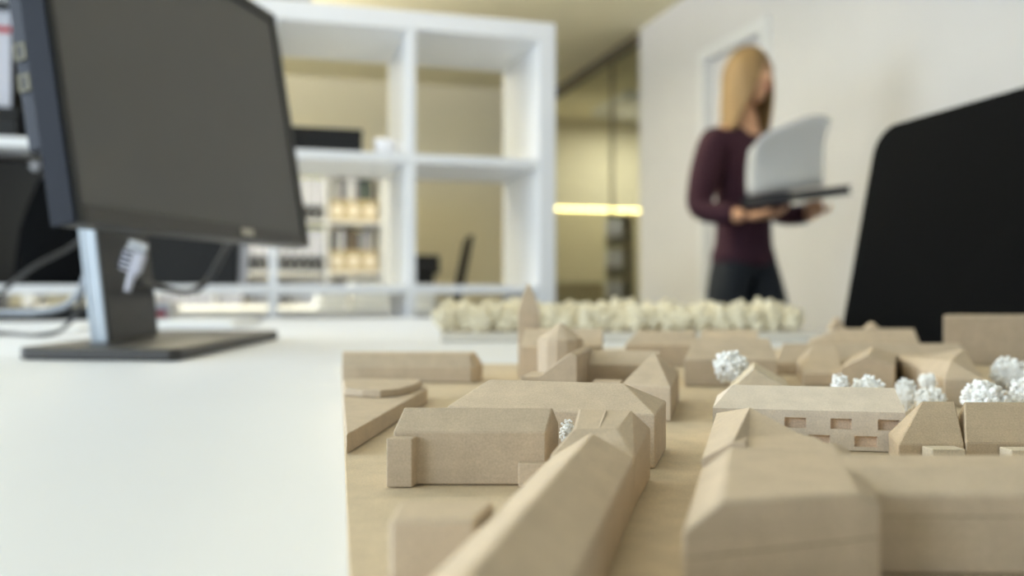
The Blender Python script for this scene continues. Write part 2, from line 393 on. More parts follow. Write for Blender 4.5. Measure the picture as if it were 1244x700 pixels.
COLN = ['last-column', 'second-last-column', 'third-last-column', 'fourth-last-column', 'fifth-last-column', 'first-column']
ROWN = {3: 'top row', 2: 'second row', 1: 'third row'}
for k, r in ((1, 2), (1, 3), (2, 2), (3, 2), (3, 1), (4, 1), (2, 1)):
    ub = rus[k]; n = 6
    # r counts boards from below: bottoms of rows
    for i in range(n):
        if (k, r) == (2, 1) and i > 2: continue
        binder(rus[k+1]+th+0.031+i*0.0575, RV0+0.05, rzs[r]+th+0.0005, 'black binder with white spine, %s of %s in %s %s of the distant shelf' % (ORD[i], 'three' if (k, r) == (2, 1) else 'six', COLN[k], ROWN[r]), 'binders in the distant shelf, %s, %s' % (COLN[k], ROWN[r]))

# wooden boxes with books standing on them, right end column of the distant shelf
def wood_box(u0, u1, z, rown, pos):
    t = thing('wooden_box', 'pale wooden file box, %s of three in the %s of the distant shelf' % (pos, rown), 'box', RW((u0+u1)/2, RV0+0.05, z), TH, group='wooden file boxes in the distant shelf')
    mk('front_panel', rb(u0, u1, RV0+0.04, RV0+0.05, z, z+0.15), M['lightwood'], t)
    mk('carcass', join([rb(u0, u0+0.008, RV0+0.05, RV0+0.33, z, z+0.15), rb(u1-0.008, u1, RV0+0.05, RV0+0.33, z, z+0.15), rb(u0+0.008, u1-0.008, RV0+0.05, RV0+0.33, z, z+0.008), rb(u0+0.008, u1-0.008, RV0+0.05, RV0+0.33, z+0.142, z+0.15)]), M['lightwood'], t)
    mk('round_label', xf(lathe([(0.036, 0), (0.036, 0.002)], 16), Matrix.Translation(RW((u0+u1)/2, RV0+0.0395, z+0.075)) @ RM @ Matrix.Rotation(R(90), 4, 'X')), M['plate'], t)
def book(u0, w_, v, z, h, m, label, group, lean=0, d=0.2, cat='book'):
    t = thing('book', label, cat, RW(u0+w_/2, v, z), TH, group)
    L = Matrix.Translation(RW(u0, v, z)) @ RM @ Matrix.Rotation(lean, 4, 'Y')
    mk('cover', xf(join([box(0, 0.003, 0, d, 0, h), box(w_-0.003, w_, 0, d, 0, h), box(0.003, w_-0.003, 0, 0.003, 0, h)]), L), M[m], t)
    mk('pages', xf(box(0.0035, w_-0.0035, 0.0035, d-0.004, 0.004, h-0.004), L), M['paper'], t)
    return t
random.seed(3)
for r in (2, 3):
    z = rzs[r]+th+0.0005; ua = rus[1]+th+0.004
    for i, pos in enumerate(('left', 'middle', 'right')):
        wood_box(ua+i*0.115, ua+i*0.115+0.112, z, ROWN[r], pos)
    seq = [('book_grey', .04), ('book_pale', .028), ('book_dark', .045), ('book_pale', .05), ('book_grey', .03), ('book_dark', .03), ('book_green', .04), ('book_dark', .034)] if r == 3 else \
          [('book_dark', .03), ('book_grey', .04), ('book_pale', .024), ('book_dark', .04), ('book_brown', .035), ('book_dark', .035), ('book_grey', .045), ('book_grey', .05)]
    u = ua+0.004
    for i, (m, w_) in enumerate(seq):
        cname = {'book_grey': 'grey', 'book_pale': 'pale', 'book_dark': 'dark blue-grey', 'book_green': 'dark green', 'book_brown': 'brown'}[m]
        ordn = ['leftmost', 'second', 'third', 'fourth', 'fifth', 'sixth', 'seventh', 'last'][i]
        book(u, w_, RV0+0.06, z+0.1505, 0.138+random.random()*0.035, m, '%s book, %s from left on the boxes, %s of the distant shelf' % (cname, ordn, ROWN[r]), 'books on the wooden boxes', )
        u += w_+0.0015
# small dark things low in the distant shelf
def lump(name, label, cat, u0, u1, v0, v1, z, h, m, lidm=None):
    t = thing(name, label, cat, RW((u0+u1)/2, (v0+v1)/2, z), TH)
    mk('body', rb(u0, u1, v0, v1, z, z+h), M[m], t, bevel=0.006, seg=2)
    mk('lid', rb(u0-0.002, u1+0.002, v0-0.002, v1+0.002, z+h, z+h+0.02), M[lidm or m], t, bevel=0.003)
    return t
for k, nm in ((0, 'last-column'), (1, 'second-last-column'), (2, 'third-last-column')):
    lump('storage_box', 'white storage box filling the third row, %s cell of the distant shelf' % nm, 'box', (rus[k+1]+th+0.012) if k != 2 else rus[3]+th+0.19, rus[k]-th-0.012, RV0+0.26, RV0+0.39, rzs[1]+th+0.0005, 0.29, 'white')
lump('storage_box', 'small black box low in the distant shelf, second column from the right', 'box', rus[2]+0.03, rus[2]+0.15, RV0+0.05, RV0+0.25, rzs[1]+th+0.0005, 0.12, 'black')
lump('storage_box', 'flat black box low in the distant shelf, right end column', 'box', rus[1]+0.12, rus[1]+0.30, RV0+0.05, RV0+0.23, rzs[1]+th+0.0005, 0.07, 'black')

# ------------------------------------------------------------------ things in the near shelf
z3 = fzs[3]+th+0.0005; z2 = fzs[2]+th+0.0005; z1 = fzs[1]+th+0.0005
def ru_at(x, v):                    # room u of the point seen at pixel x on the plane v
    k = (x-622)/F
    return (k*(v*UX) + v*UY)/(UX - k*UY)
vb = SV0+0.06
ua, ub = ru_at(352, vb), ru_at(440, vb)
t = thing('archive_box', 'low black box lying on the middle board of the near shelf', 'box', RW((ua+ub)/2, vb, z3), TH)
mk('body', rb(ua, ub, vb, vb+0.12, z3, z3+0.052), M['black'], t, bevel=0.002)
mk('lid', rb(ua-0.001, ub+0.001, vb-0.001, vb+0.121, z3+0.052, z3+0.072), M['black'], t, bevel=0.002)
uc = ru_at(467, SV0+0.09); cp = RW(uc, SV0+0.09, z3)
t = thing('cup', 'small white cup beside the low black box on the near shelf', 'cup', cp, TH)
mk('bowl', xf(lathe([(0.022, 0), (0.026, 0.002), (0.031, 0.04), (0.031, 0.05), (0.028, 0.05), (0.026, 0.01)], 20), Matrix.Translation(cp)), M['white'], t, smooth=True)
mk('handle', tube([cp+Vector((0.029, 0, 0.042)), cp+Vector((0.046, 0, 0.036)), cp+Vector((0.046, 0, 0.02)), cp+Vector((0.028, 0, 0.012))], 0.004), M['white'], t, smooth=True)
# upper left: label binder on a dark box
def cell(k): return fus[k+1]+th, fus[k]-th
a, b = cell(3)
u_r = ru_at(12, SV0+0.02)
lump('storage_box', 'low dark box under the red-banded binder, behind the monitor edge', 'box', a+0.006, u_r+0.018, SV0+0.02, SV0+0.32, z3, 0.055, 'black')
t = thing('binder', 'white-spined binder with a red band behind the left monitor edge', 'binder', RW(u_r-0.04, SV0+0.03, z3+0.0755), TH)
bz = z3+0.0755
mk('cover', rb(u_r-0.075, u_r, SV0+0.04, SV0+0.31, bz, bz+0.255), M['black'], t, bevel=0.002)
mk('spine_label', rb(u_r-0.072, u_r-0.003, SV0+0.0385, SV0+0.0400, bz+0.005, bz+0.25), M['label'], t)
mk('label_band', rb(u_r-0.072, u_r-0.003, SV0+0.038, SV0+0.0385, bz+0.195, bz+0.21), M['red'], t)
t = thing('binder', 'plain black binder beside the red-banded binder', 'binder', RW(u_r+0.04, SV0+0.05, z3), TH)
mk('cover', rb(u_r+0.024, u_r+0.078, SV0+0.06, SV0+0.33, z3, z3+0.31), M['black'], t, bevel=0.002)
mk('spine_label', rb(u_r+0.03, u_r+0.072, SV0+0.0585, SV0+0.06, z3+0.19, z3+0.28), M['label'], t)
# second row: large dark things behind the monitor
a, b = cell(2)
ux = ru_at(289, SV0+0.04)
lump('storage_box', 'large black storage box in the near shelf behind the monitor foot', 'box', a+0.006, ux, SV0+0.03, SV0+0.36, z2, 0.27, 'black')
L0 = ru_at(293, SV0+0.1)
t = book(L0-0.006, 0.02, SV0+0.06, z2+0.0015, 0.27, 'book_pale', 'pale leaning folder between the black storage box and the divider', None, lean=R(3), cat='folder')
a, b = cell(3)
t = thing('drawer_insert', 'dark grey drawer insert filling the shelf cell left of the monitor', 'drawer', RW((a+b)/2, SV0+0.1, z2), TH)
mk('front_panel', rb(a+0.003, b-0.003, SV0+0.16, SV0+0.172, z2, z2+0.335), M['darkgrey'], t, bevel=0.003)
mk('carcass', rb(a+0.006, b-0.006, SV0+0.173, SV0+0.38, z2, z2+0.33), M['darkgrey'], t)
mk('knob', xf(lathe([(0.006, 0), (0.006, 0.012), (0.013, 0.016), (0.013, 0.026), (0.006, 0.03)], 16), Matrix.Translation(RW(ru_at(44, SV0+0.15), SV0+0.16, z2+0.318)) @ RM @ Matrix.Rotation(R(90), 4, 'X')), M['white'], t, smooth=True, label='white knob')
# a soft black bag in front of the insert
bu0, bu1 = ru_at(12, SV0+0.07), b-0.012
bag = thing('bag', 'soft black bag slumped in the shelf cell left of the monitor', 'bag', RW((bu0+bu1)/2, SV0+0.08, z2), TH)
V, Fc = [], []; n = 20; rows_ = 12
for j in range(rows_):
    tt = j/(rows_-1); hh = 0.30*tt
    ww = (bu1-bu0)/2*(1-0.45*tt**2); dd = 0.068*(1-0.6*tt**1.5)
    if j == rows_-1: ww *= 0.6; dd *= 0.5
    for i in range(n):
        an = 2*math.pi*i/n; ca, sa = math.cos(an), math.sin(an)
        q = 1+0.05*math.sin(3*an+5*tt)
        V.append(RW((bu0+bu1)/2+0.02*tt+ww*math.copysign(abs(ca)**0.7, ca)*min(q, 1), SV0+0.08+dd*math.copysign(abs(sa)**0.7, sa)*min(q, 1), z2+hh))
for j in range(rows_-1):
    for i in range(n): Fc.append((j*n+i, j*n+(i+1) % n, (j+1)*n+(i+1) % n, (j+1)*n+i))
Fc.append(tuple(range(n))); Fc.append(tuple(range((rows_-1)*n, rows_*n)))
mk('body', (V, Fc), M['blackfab'], bag, smooth=True)
um = (bu0+bu1)/2+0.02
mk('strap', tube([RW(um-0.05, SV0+0.075, z2+0.285), RW(um-0.045, SV0+0.07, z2+0.315), RW(um, SV0+0.068, z2+0.328), RW(um+0.045, SV0+0.07, z2+0.315), RW(um+0.05, SV0+0.075, z2+0.285)], 0.006), M['blackfab'], bag, smooth=True)
# third row, left: dark boxes low behind the table edge
a, b = cell(3)
lump('storage_box', 'black storage box left of the pale gap, low in the near shelf', 'box', a+0.006, ru_at(8, SV0+0.05), SV0+0.03, SV0+0.36, z1, 0.29, 'black')
lump('storage_box', 'black storage box right of the pale gap, low in the near shelf', 'box', ru_at(40, SV0+0.05), b-0.006, SV0+0.03, SV0+0.36, z1, 0.29, 'black')
a, b = cell(2)
t = thing('binder', 'white binder with a red band low behind the monitor foot', 'binder', RW(ru_at(187, SV0+0.05), SV0+0.05, z1), TH)
uu0, uu1 = ru_at(178, SV0+0.05), ru_at(206, SV0+0.05)
mk('cover', rb(uu0, uu1, SV0+0.05, SV0+0.33, z1, z1+0.325), M['white'], t, bevel=0.002)
mk('spine_label', rb(uu0+0.004, uu1-0.004, SV0+0.0488, SV0+0.05, z1+0.1, z1+0.315), M['label'], t)
mk('label_band', rb(uu0+0.02, uu1-0.008, SV0+0.048, SV0+0.0488, z1+0.286, z1+0.302), M['red'], t)

# ------------------------------------------------------------------ desk behind the shelf
dk = thing('desk', 'white desk behind the near shelf carrying paper stacks', 'desk', RW(0.0, 3.75, 0), TH)
DU0, DU1, DVa, DVb = -0.95, 0.62, 3.25, 4.15
mk('desktop', rb(DU0, DU1, DVa, DVb, 0.695, 0.72), M['table'], dk, bevel=0.002)
mk('modesty_panel', rb(DU0+0.05, DU1-0.05, DVa+0.08, DVa+0.1, 0.30, 0.695), M['shelf'], dk)
for u in (DU0+0.05, DU1-0.05):
    for v in (DVa+0.05, DVb-0.05): mk('leg', rb(u-0.025, u+0.025, v-0.025, v+0.025, 0, 0.695), M['chrome'], dk)
def paper_stack(name, label, u0, u1, v0, v1, z, h, n, seed, group=None):
    random.seed(seed); t = thing(name, label, 'paper', RW((u0+u1)/2, (v0+v1)/2, z), TH, group); dz = h/n
    for i in range(n):
        dx, dy = random.uniform(-.006, .006), random.uniform(-.006, .006)
        mk('sheaf', rb(u0+dx, u1+dx, v0+dy, v1+dy, z+i*dz, z+(i+1)*dz-0.0002), M['paper'], t)
def ru2(x, v): return ru_at(x, v)
paper_stack('paper_stack', 'wide low paper stack on the desk seen through the near shelf', ru2(385, 3.45), ru2(420, 3.45), 3.4, 3.65, 0.7205, 0.085, 5, 1)
paper_stack('paper_stack', 'tall paper stack beside the wide low one on the rear desk', ru2(427, 3.45), ru2(474, 3.45), 3.4, 3.65, 0.7205, 0.105, 6, 2)
paper_stack('paper_stack', 'paper stack in front of the distant chair on the rear desk', ru2(497, 3.45), ru2(528, 3.45), 3.4, 3.62, 0.7205, 0.095, 5, 4)
t = thing('desk_phone', 'black desk telephone behind the papers beside the distant chair', 'telephone', RW(ru2(514, 3.8), 3.8, 0.7205), TH)
pu0, pu1 = ru2(499, 3.8), ru2(532, 3.8)
mk('stand', rb(pu0+0.02, pu1-0.02, 3.78, 3.86, 0.7205, 0.86), M['black'], t, bevel=0.004)
mk('console', xf(box(pu0, pu1, 3.755, 3.80, 0.86, 0.945), RM), M['black'], t, bevel=0.008, seg=2)
mk('handset', rb(pu0+0.005, pu0+0.04, 3.735, 3.755, 0.865, 0.94), M['black'], t, bevel=0.006, seg=2)

# ------------------------------------------------------------------ corridor cupboard with the lit strip
cv = FBACK-0.34
kx = lambda x, v: ru_at(x, v)
cb = thing('corridor_cupboard', 'tall cream cupboard wall with a lit recess behind the glass', 'cupboard', RW(3.2, cv, 0), TH)
zl = CAMZ + 100/F*9.0
c0, c1 = RWALL+0.07, 4.6
um_ = kx(736, cv); ue = kx(771, cv)
mk('upper_cabinet', rb(c0, c1, cv, FBACK-0.001, zl+0.03, CEIL-0.002), M['cream'], cb)
mk('carcass', join([rb(c0, c1, FBACK-0.02, FBACK-0.001, 0, zl), rb(um_-0.02, um_, cv, FBACK-0.02, 0, zl-0.02), rb(ue, ue+0.02, cv, FBACK-0.02, 0, zl-0.02), rb(c0, c1, cv+0.05, FBACK-0.02, zl-0.02, zl)]), M['cabinet'], cb)
mk('door', rb(c0, um_-0.021, cv, cv+0.02, 0.86, zl-0.021), M['cabinet'], cb)
mk('lower_door', rb(c0, um_-0.021, cv, cv+0.02, 0, 0.857), M['brownpanel'], cb, label='brown lower door')
mk('side_door', rb(ue+0.021, c1, cv, cv+0.02, 0, zl-0.021), M['cabinet'], cb)
mk('niche_lining', join([rb(um_, ue, FBACK-0.03, FBACK-0.0205, 0.02, zl-0.021), rb(ue-0.008, ue-0.0005, cv+0.004, FBACK-0.03, 0.02, zl-0.021)]), M['niche'], cb, label='dark lining of the open shelves')
srows = [zl-0.375-0.35*i for i in range(4)]
for z in srows: mk('shelf_board', rb(um_, ue-0.008, cv+0.005, FBACK-0.03, z-0.02, z), M['brownpanel'], cb)
mk('light_strip', rb(c0+0.01, c1-0.01, cv+0.01, cv+0.04, zl+0.004, zl+0.026), M['led'], cb, label='glowing warm light strip')
wcell = ue-um_
for i, z in enumerate(srows[:3]):
    for j in range(3):
        binder(um_+0.035+0.06*j if j < 2 or i == 0 else um_+0.04+0.06*j, cv+0.016, z+0.0005, 'black binder with white label, %s in the %s row of the cupboard behind the glass' % (['leftmost', 'middle', 'rightmost'][j], ['upper', 'middle', 'lower'][i]), 'binders behind the glass, %s row' % ['upper', 'middle', 'lower'][i])

# ------------------------------------------------------------------ monitor
Lb, Rb = Vector((-0.4385, 0.88, 0.867)), Vector((-0.326, 1.40, 0.867))
W_ = (Rb-Lb).length; hv = (Rb-Lb).normalized(); nv = Vector((hv.y, -hv.x, 0)); tilt = R(9.2)
upv = (Vector((0, 0, 1))*math.cos(tilt) - nv*math.sin(tilt)).normalized(); nn = hv.cross(upv).normalized()
MM = Matrix(((hv.x, nn.x, upv.x, Lb.x), (hv.y, nn.y, upv.y, Lb.y), (hv.z, nn.z, upv.z, Lb.z), (0, 0, 0, 1)))
HM = 0.385
mo = thing('monitor', 'dark grey computer monitor on a flat foot, screen off, left on the table', 'monitor', (-0.46, 1.14, TT))
def mb(a0, a1, b0, b1, c0, c1): return xf(box(a0, a1, b0, b1, c0, c1), MM)
bz = 0.017
bl = 0.008
mk('frame', join([mb(0, bl, -0.03, 0, 0, HM), mb(W_-bz, W_, -0.03, 0, 0, HM), mb(bl, W_-bz, -0.03, 0, HM-bz, HM)]), M['bezel'], mo, bevel=0.003, seg=2)
mk('chin', mb(bl, W_-bz, -0.03, -0.0005, 0, 0.02), M['chin'], mo, bevel=0.003, seg=2)
mk('side_trim', mb(-0.0035, 0.0, -0.034, -0.004, 0.0, HM), M['shell'], mo, bevel=0.0015, label='blue-grey side trim')
mk('screen', mb(bl, W_-bz, -0.012, -0.004, 0.02, HM-bz), M['screen'], mo)
def shell():
    pts = [(0.004, -0.031), (0.012, -0.060), (0.06, -0.078), (W_-0.06, -0.078), (W_-0.012, -0.060), (W_-0.004, -0.031)]
    V, Fc = extrude_poly(pts, 0.085, HM-0.008)
    return xf((V, Fc), MM)
sh = mk('back_shell', shell(), M['shell'], mo, bevel=0.003, seg=2)
for c in (0.190, 0.157):
    mk('usb_socket', join([mb(0.0055, 0.0085, -0.056, -0.0525, c-0.009, c+0.009), mb(0.0055, 0.0085, -0.045, -0.0415, c-0.009, c+0.009), mb(0.0055, 0.0085, -0.0525, -0.045, c-0.009, c-0.0065), mb(0.0055, 0.0085, -0.0525, -0.045, c+0.0065, c+0.009)]), M['brass'], sh)
    mk('socket_slot', mb(0.006, 0.0075, -0.0525, -0.045, c-0.0065, c+0.0065), M['socket'], sh)
mk('badge', mb(W_*0.60, W_*0.60+0.03, 0, 0.0012, 0.006, 0.016), M['badge'], mo, label='small pale badge')
# stand
mk('foot', extrude_poly([(-0.37, 0.935), (-0.362, 0.945), (-0.365, 1.35), (-0.375, 1.36), (-0.545, 1.37), (-0.553, 1.36), (-0.55, 0.965), (-0.542, 0.957)], TT+0.0005, TT+0.014), M['darkgrey'], mo, bevel=0.003, seg=2)
def slab(p0, p1, z0, z1, lean, th_):
    V = [Vector((p0[0], p0[1], z0)), Vector((p1[0], p1[1], z0)), Vector((p1[0]-th_, p1[1], z0)), Vector((p0[0]-th_, p0[1], z0))]
    V += [v+Vector((lean, 0, z1-z0)) for v in V]; return V, list(BF)
mk('neck', slab((-0.487, 1.05), (-0.492, 1.205), TT+0.014, 0.93, -0.022, 0.004), M['darkgrey'], mo, bevel=0.001)
mk('neck_side', slab((-0.4915, 1.05), (-0.4915, 1.058), TT+0.014, 0.93, -0.022, 0.015), M['neck'], mo, bevel=0.001, label='light blue-grey neck side')
mk('neck_side', slab((-0.4955, 1.195), (-0.4955, 1.205), TT+0.014, 0.93, -0.022, 0.015), M['neck'], mo, bevel=0.001)
mk('neck_back', slab((-0.5075, 1.05), (-0.5115, 1.205), TT+0.014, 0.93, -0.022, 0.004), M['neck'], mo)
mk('hinge', join([xf(box(-0.535, -0.497, 1.09, 1.17, 0.93, 1.0), Matrix.Identity(4)), box(-0.52, -0.492, 1.07, 1.19, 0.935, 0.99)]), M['bezel'], mo, bevel=0.004)
# plug and cables
pc = PZ(161, 319, 1.06)
pl = thing('cable_plug', 'white video plug hanging behind the monitor neck', 'plug', (pc.x, pc.y, pc.z-0.03))
Lp = Matrix.Translation(pc) @ Matrix.Rotation(R(18), 4, 'Y') @ Matrix.Scale(0.78, 4)
mk('housing', xf((lambda g: (g[0], g[1]))(extrude_poly([(-0.018, -0.008), (0.018, -0.008), (0.018, 0.008), (-0.018, 0.008)], -0.016, 0.02)), Lp), M['plug'], pl, bevel=0.004, seg=2)
mk('grip', xf(join([box(-0.019, -0.0, -0.0095, -0.008, k*0.008-0.012, k*0.008-0.008) for k in range(4)]), Lp), M['shell'], pl)
mk('neck', xf(lathe([(0.008, 0), (0.006, -0.02), (0.005, -0.03)][::-1], 10), Lp @ Matrix.Translation((0.006, 0, -0.016))), M['plug'], pl)
mk('connector', xf(box(-0.014, 0.014, -0.005, 0.005, 0.02, 0.034), Lp), M['chrome'], pl)
def cable(label, pts, r, m):
    return mk('cable', tube([PZ(*p) for p in pts], r), M[m], smooth=True, label=label, cat='cable')
cable('black cable looping under the monitor from the white plug', [(166, 343, 1.06), (190, 348, 1.15), (225, 355, 1.34), (247, 346, 1.40), (263, 322, 1.42), (276, 297, 1.45), (290, 250, 1.50), (300, 180, 1.5)], 0.0045, 'cable_dark')
cable('thin dark cable behind the black loop under the monitor', [(238, 356, 1.46), (256, 340, 1.47), (272, 312, 1.48), (284, 292, 1.5), (292, 240, 1.52), (310, 180, 1.53)], 0.003, 'cable_dark')
cable('grey cable slanting up to the monitor from the left edge', [(-60, 395, 1.42), (-20, 374, 1.43), (0, 357, 1.44), (40, 325, 1.46), (88, 299, 1.5), (120, 270, 1.5)], 0.004, 'cable_dark')
cable('light grey cable bowing from the left edge to the neck', [(-90, 398, 1.6), (-40, 386, 1.5), (0, 380, 1.45), (45, 379, 1.4), (80, 371, 1.38), (100, 349, 1.36), (109, 310, 1.35), (118, 260, 1.33)], 0.0055, 'cable_grey')
cable('dark grey cable lying lowest on the table left of the neck', [(-60, 409.5, 1.36), (0, 405, 1.46), (40, 407.5, 1.41), (72, 402, 1.42), (94, 378, 1.4), (103, 335, 1.37), (106, 300, 1.36), (116, 260, 1.34)], 0.0035, 'cable_dark')
# white things behind the monitor foot
def flat(name, label, cat, x0, x1, yf, dpt, h, m, n=1):
    z = TT+0.0005; a, b = P(x0, yf, z), P(x1, yf, z)
    t = thing(name, label, cat, ((a+b)/2)[:]); s = Vector((0, dpt, 0))
    for i in range(n):
        zz = z+i*h/n; q = Vector((0.004*math.sin(i*2.1), 0.004*math.cos(i*1.7), 0))
        mk('sheet', extrude_poly([(p+q)[:2] for p in (a, b, b+s, a+s)], zz, zz+h/n-0.0002), M[m], t)
flat('paper_stack', 'thin white paper stack on the table behind the monitor foot', 'paper', 178, 282, 398, 0.20, 0.012, 'paper', 3)
flat('paper_stack', 'loose white sheets on the table left of the monitor neck', 'paper', 42, 92, 402, 0.16, 0.006, 'paper', 2)

# ------------------------------------------------------------------ the town model on the table
GB = TT + 0.0005                # board lies on the table
GZ = GB + 0.0035                # its upper face: the ground of the model
SD = Vector((0.271, 0.963, 0)) # the model's street runs this way
PD = Vector((0.963, -0.271, 0))
def V3(x, y, h=0.0): return Vector((x, y, GZ+h))
def zat(px_y, Z): return CAMZ - (px_y-350)*Z/F - GZ     # height above ground of a pixel row at distance Z

bd = thing('ground_board', 'thin brown fibreboard ground plate of the town model', 'board', (0.2, 0.55, GB))
bpts = [(-0.0175, 0.10), (-0.171, 0.867), (0.010, 0.867), (0.012, 1.085), (0.57, 1.085), (0.62, 0.90), (0.66, 0.10)]
mk('plate', extrude_poly(bpts, GB, GZ), M['mdf_board'], bd, bevel=0.0005)

EPS = 0.0004
def quad_house(A, B, he, d, ridge, dirv=SD, gz=EPS):
    """A, B front eave corners on plan; ridge = (left fraction along, right fraction along, depth fraction, height)"""
    A = Vector((A[0], A[1], 0)); B = Vector((B[0], B[1], 0)); Dv = dirv*d
    q = [A, B, B+Dv, A+Dv]; la, rbf, df, hr = ridge
    base = [Vector((p.x, p.y, GZ+gz)) for p in q]; top = [Vector((p.x, p.y, GZ+he)) for p in q]
    r1 = A+(B-A)*la+Dv*df; r2 = A+(B-A)*rbf+Dv*df
    V = base + top + [Vector((r1.x, r1.y, GZ+hr)), Vector((r2.x, r2.y, GZ+hr))]
    return V, [(3, 2, 1, 0), (0, 1, 5, 4), (1, 2, 6, 5), (2, 3, 7, 6), (3, 0, 4, 7), (4, 5, 9, 8), (5, 6, 9), (6, 7, 8, 9), (7, 4, 8)]
def prism(profile, start, across, along, gz=EPS):
    """profile = [(offset across, height)], swept along"""
    n = len(profile); s = Vector((start[0], start[1], 0)); V = []
    for k in (0, 1):
        for o, h in profile:
            p = s + across*o + along*k; V.append(Vector((p.x, p.y, GZ+max(h, gz))))
    return V, [tuple(range(n)), tuple(range(2*n-1, n-1, -1))] + [(i, (i+1) % n, n+(i+1) % n, n+i) for i in range(n)]
def gable(start, across, width, along, he, hr, he2=None, apex=0.5):
    return prism([(0, 0), (width, 0), (width, he if he2 is None else he2), (width*apex, hr), (0, he)], start, across, along)
def blk(A, B, h, d, dirv=SD):
    A = Vector((A[0], A[1], 0)); B = Vector((B[0], B[1], 0)); D_ = dirv*d
    return extrude_poly([A[:2], B[:2], (B+D_)[:2], (A+D_)[:2]], GZ+EPS, GZ+h)
G_TOWN = 'wooden buildings of the town model'
def bld(label, geos, m='mdf', bevel=0.0005, parts=()):
    geo = join(geos)
    o = mk('model_building', geo, M[m], bevel=bevel, label=label, cat='model building', group=G_TOWN)
    for nm, g, mm in parts: mk(nm, g, M[mm or m], o, bevel=0.0003)
    return o
def xy(p): return (p.x, p.y)
def eave(x, y, h): return xy(P(x, y, GZ+h))
def gnd(x, y): return xy(P(x, y, GZ))

# A  long block at the back left, cut flush with the plate
Z = 0.694
a, b = gnd(415.5, 465), gnd(572, 465.5)
def lv(pts, h_): return [Vector((p[0], p[1], GZ+h_)) for p in pts]
e_ = (b[0]+0.0052, b[1]+0.004); bb = (b[0]+0.0085, b[1]+0.034); ab = (a[0]-0.006, a[1]+0.034)
block_a = (lv([a, b, e_, bb, ab], EPS) + lv([a, b, e_, bb, ab], 0.0122) + lv([(a[0]-0.0012, a[1]+0.007), (b[0]-0.001, b[1]+0.007), (b[0]+0.0005, b[1]+0.012), (b[0]+0.002, b[1]+0.030), (a[0]-0.005, a[1]+0.030)], 0.0228),
           [(4, 3, 2, 1, 0), (10, 11, 12, 13, 14)] + [(k*5+i, k*5+(i+1) % 5, k*5+5+(i+1) % 5, k*5+5+i) for k in (0, 1) for i in range(5)])
bld('long low block with a curved roof edge at the far left corner of the plate', [block_a])
# B  flat platform with curved back step
h = 0.0095
pl_ = [gnd(421, 553.5), (P(519.5, 472, GZ+h).x, P(519.5, 472, GZ+h).y), eave(513, 467.8, h), eave(416.2, 467, h)]
o = mk('model_terrace', extrude_poly(pl_, GZ+EPS, GZ+h), M['mdf'], bevel=0.0004, label='flat wedge-shaped terrace block at the left plate edge', cat='model terrace')
st = [eave(418.6, 481, h), eave(440, 482.8, h), eave(462, 483.6, h), eave(482, 482, h), eave(500, 477.5, h), eave(509, 473.5, h), eave(512.5, 469.5, h), eave(416.8, 468.5, h)]
mk('curved_step', extrude_poly(st, GZ+h, GZ+h+0.0048), M['mdf'], o, bevel=0.0006)
# C  sharp mansard block in the front left
A, B = gnd(477.7, 590), gnd(663, 590.6)
bld('sharp-edged gable block in the front row with a square chimney-like projection', [quad_house(A, B, 0.0207, 0.0225, (0.0, 1.0, 0.5, 0.0287))],
    parts=[('corner_projection', blk(gnd(469.5, 593.5), gnd(500.5, 593.5), 0.0190, 0.009, Vector((0.25, 0.97, 0))), None),
           ('side_projection', blk(gnd(629.6, 593), gnd(664, 594), 0.0094, 0.0045, Vector((0.12, 0.99, 0))), None)])
# D  flat block cut by the frame at the bottom left
A, B = (-0.0297, 0.209), (-0.0088, 0.2088)
bld('plain flat-topped block nearest to the left front, cut by the picture edge', [extrude_poly([A, B, (-0.0047, 0.2270), (-0.0295, 0.2272)], GZ+EPS, GZ+0.020)], bevel=0.0009)
# E  long gabled roof running towards the camera
far_r = Vector((0.0419, 0.2956, 0)); al = Vector((-0.2345, -0.972, 0)).normalized()
across = Vector((-1, 0, 0))
bld('long steep gabled block running toward the camera beside the street', [gable((far_r.x, far_r.y), across, 0.0290, al*0.158, 0.0178, 0.0266, 0.0178, 0.5)], bevel=0.0007)
# F  house with broken roof behind E
FR, BR = Vector((0.0420, 0.2962, 0)), Vector((0.0548, 0.3425, 0))
FL, BL = Vector((0.0133, 0.2985, 0)), Vector((0.0262, 0.3455, 0))
def hv3(p, h_): return Vector((p[0], p[1], GZ+h_))
V = [hv3(FL, EPS), hv3(FR, EPS), hv3(BR, EPS), hv3(BL, EPS), hv3(FL, 0.0182), hv3(FR, 0.0180), hv3(BR, 0.0206), hv3(BL, 0.0200),
     hv3((0.0222, 0.3080), 0.0258), hv3((0.0376, 0.3085), 0.0258), hv3((0.0253, 0.3255), 0.0304), hv3((0.0452, 0.3245), 0.0300)]
bld('house with a broken two-slope roof at the far end of the long steep block', [(V, [(3, 2, 1, 0), (0, 1, 5, 4), (1, 2, 6, 5), (2, 3, 7, 6), (3, 0, 4, 7), (4, 5, 9, 8), (8, 9, 11, 10), (5, 6, 11, 9), (6, 7, 10, 11), (7, 4, 8, 10)])],
    parts=[('roof_crease', tube([hv3((0.0315, 0.3095), 0.0259), hv3((0.0352, 0.3235), 0.0301)], 0.0004, 6, False), None)])
# G  long hipped block behind C
B = Vector((0.0600, 0.3620, 0)); A = B - PD*0.0925
bld('long hipped block in the second row behind the sharp-edged gable block', [quad_house(A, B, 0.0229, 0.046, (0.14, 0.82, 0.5, 0.0332))])
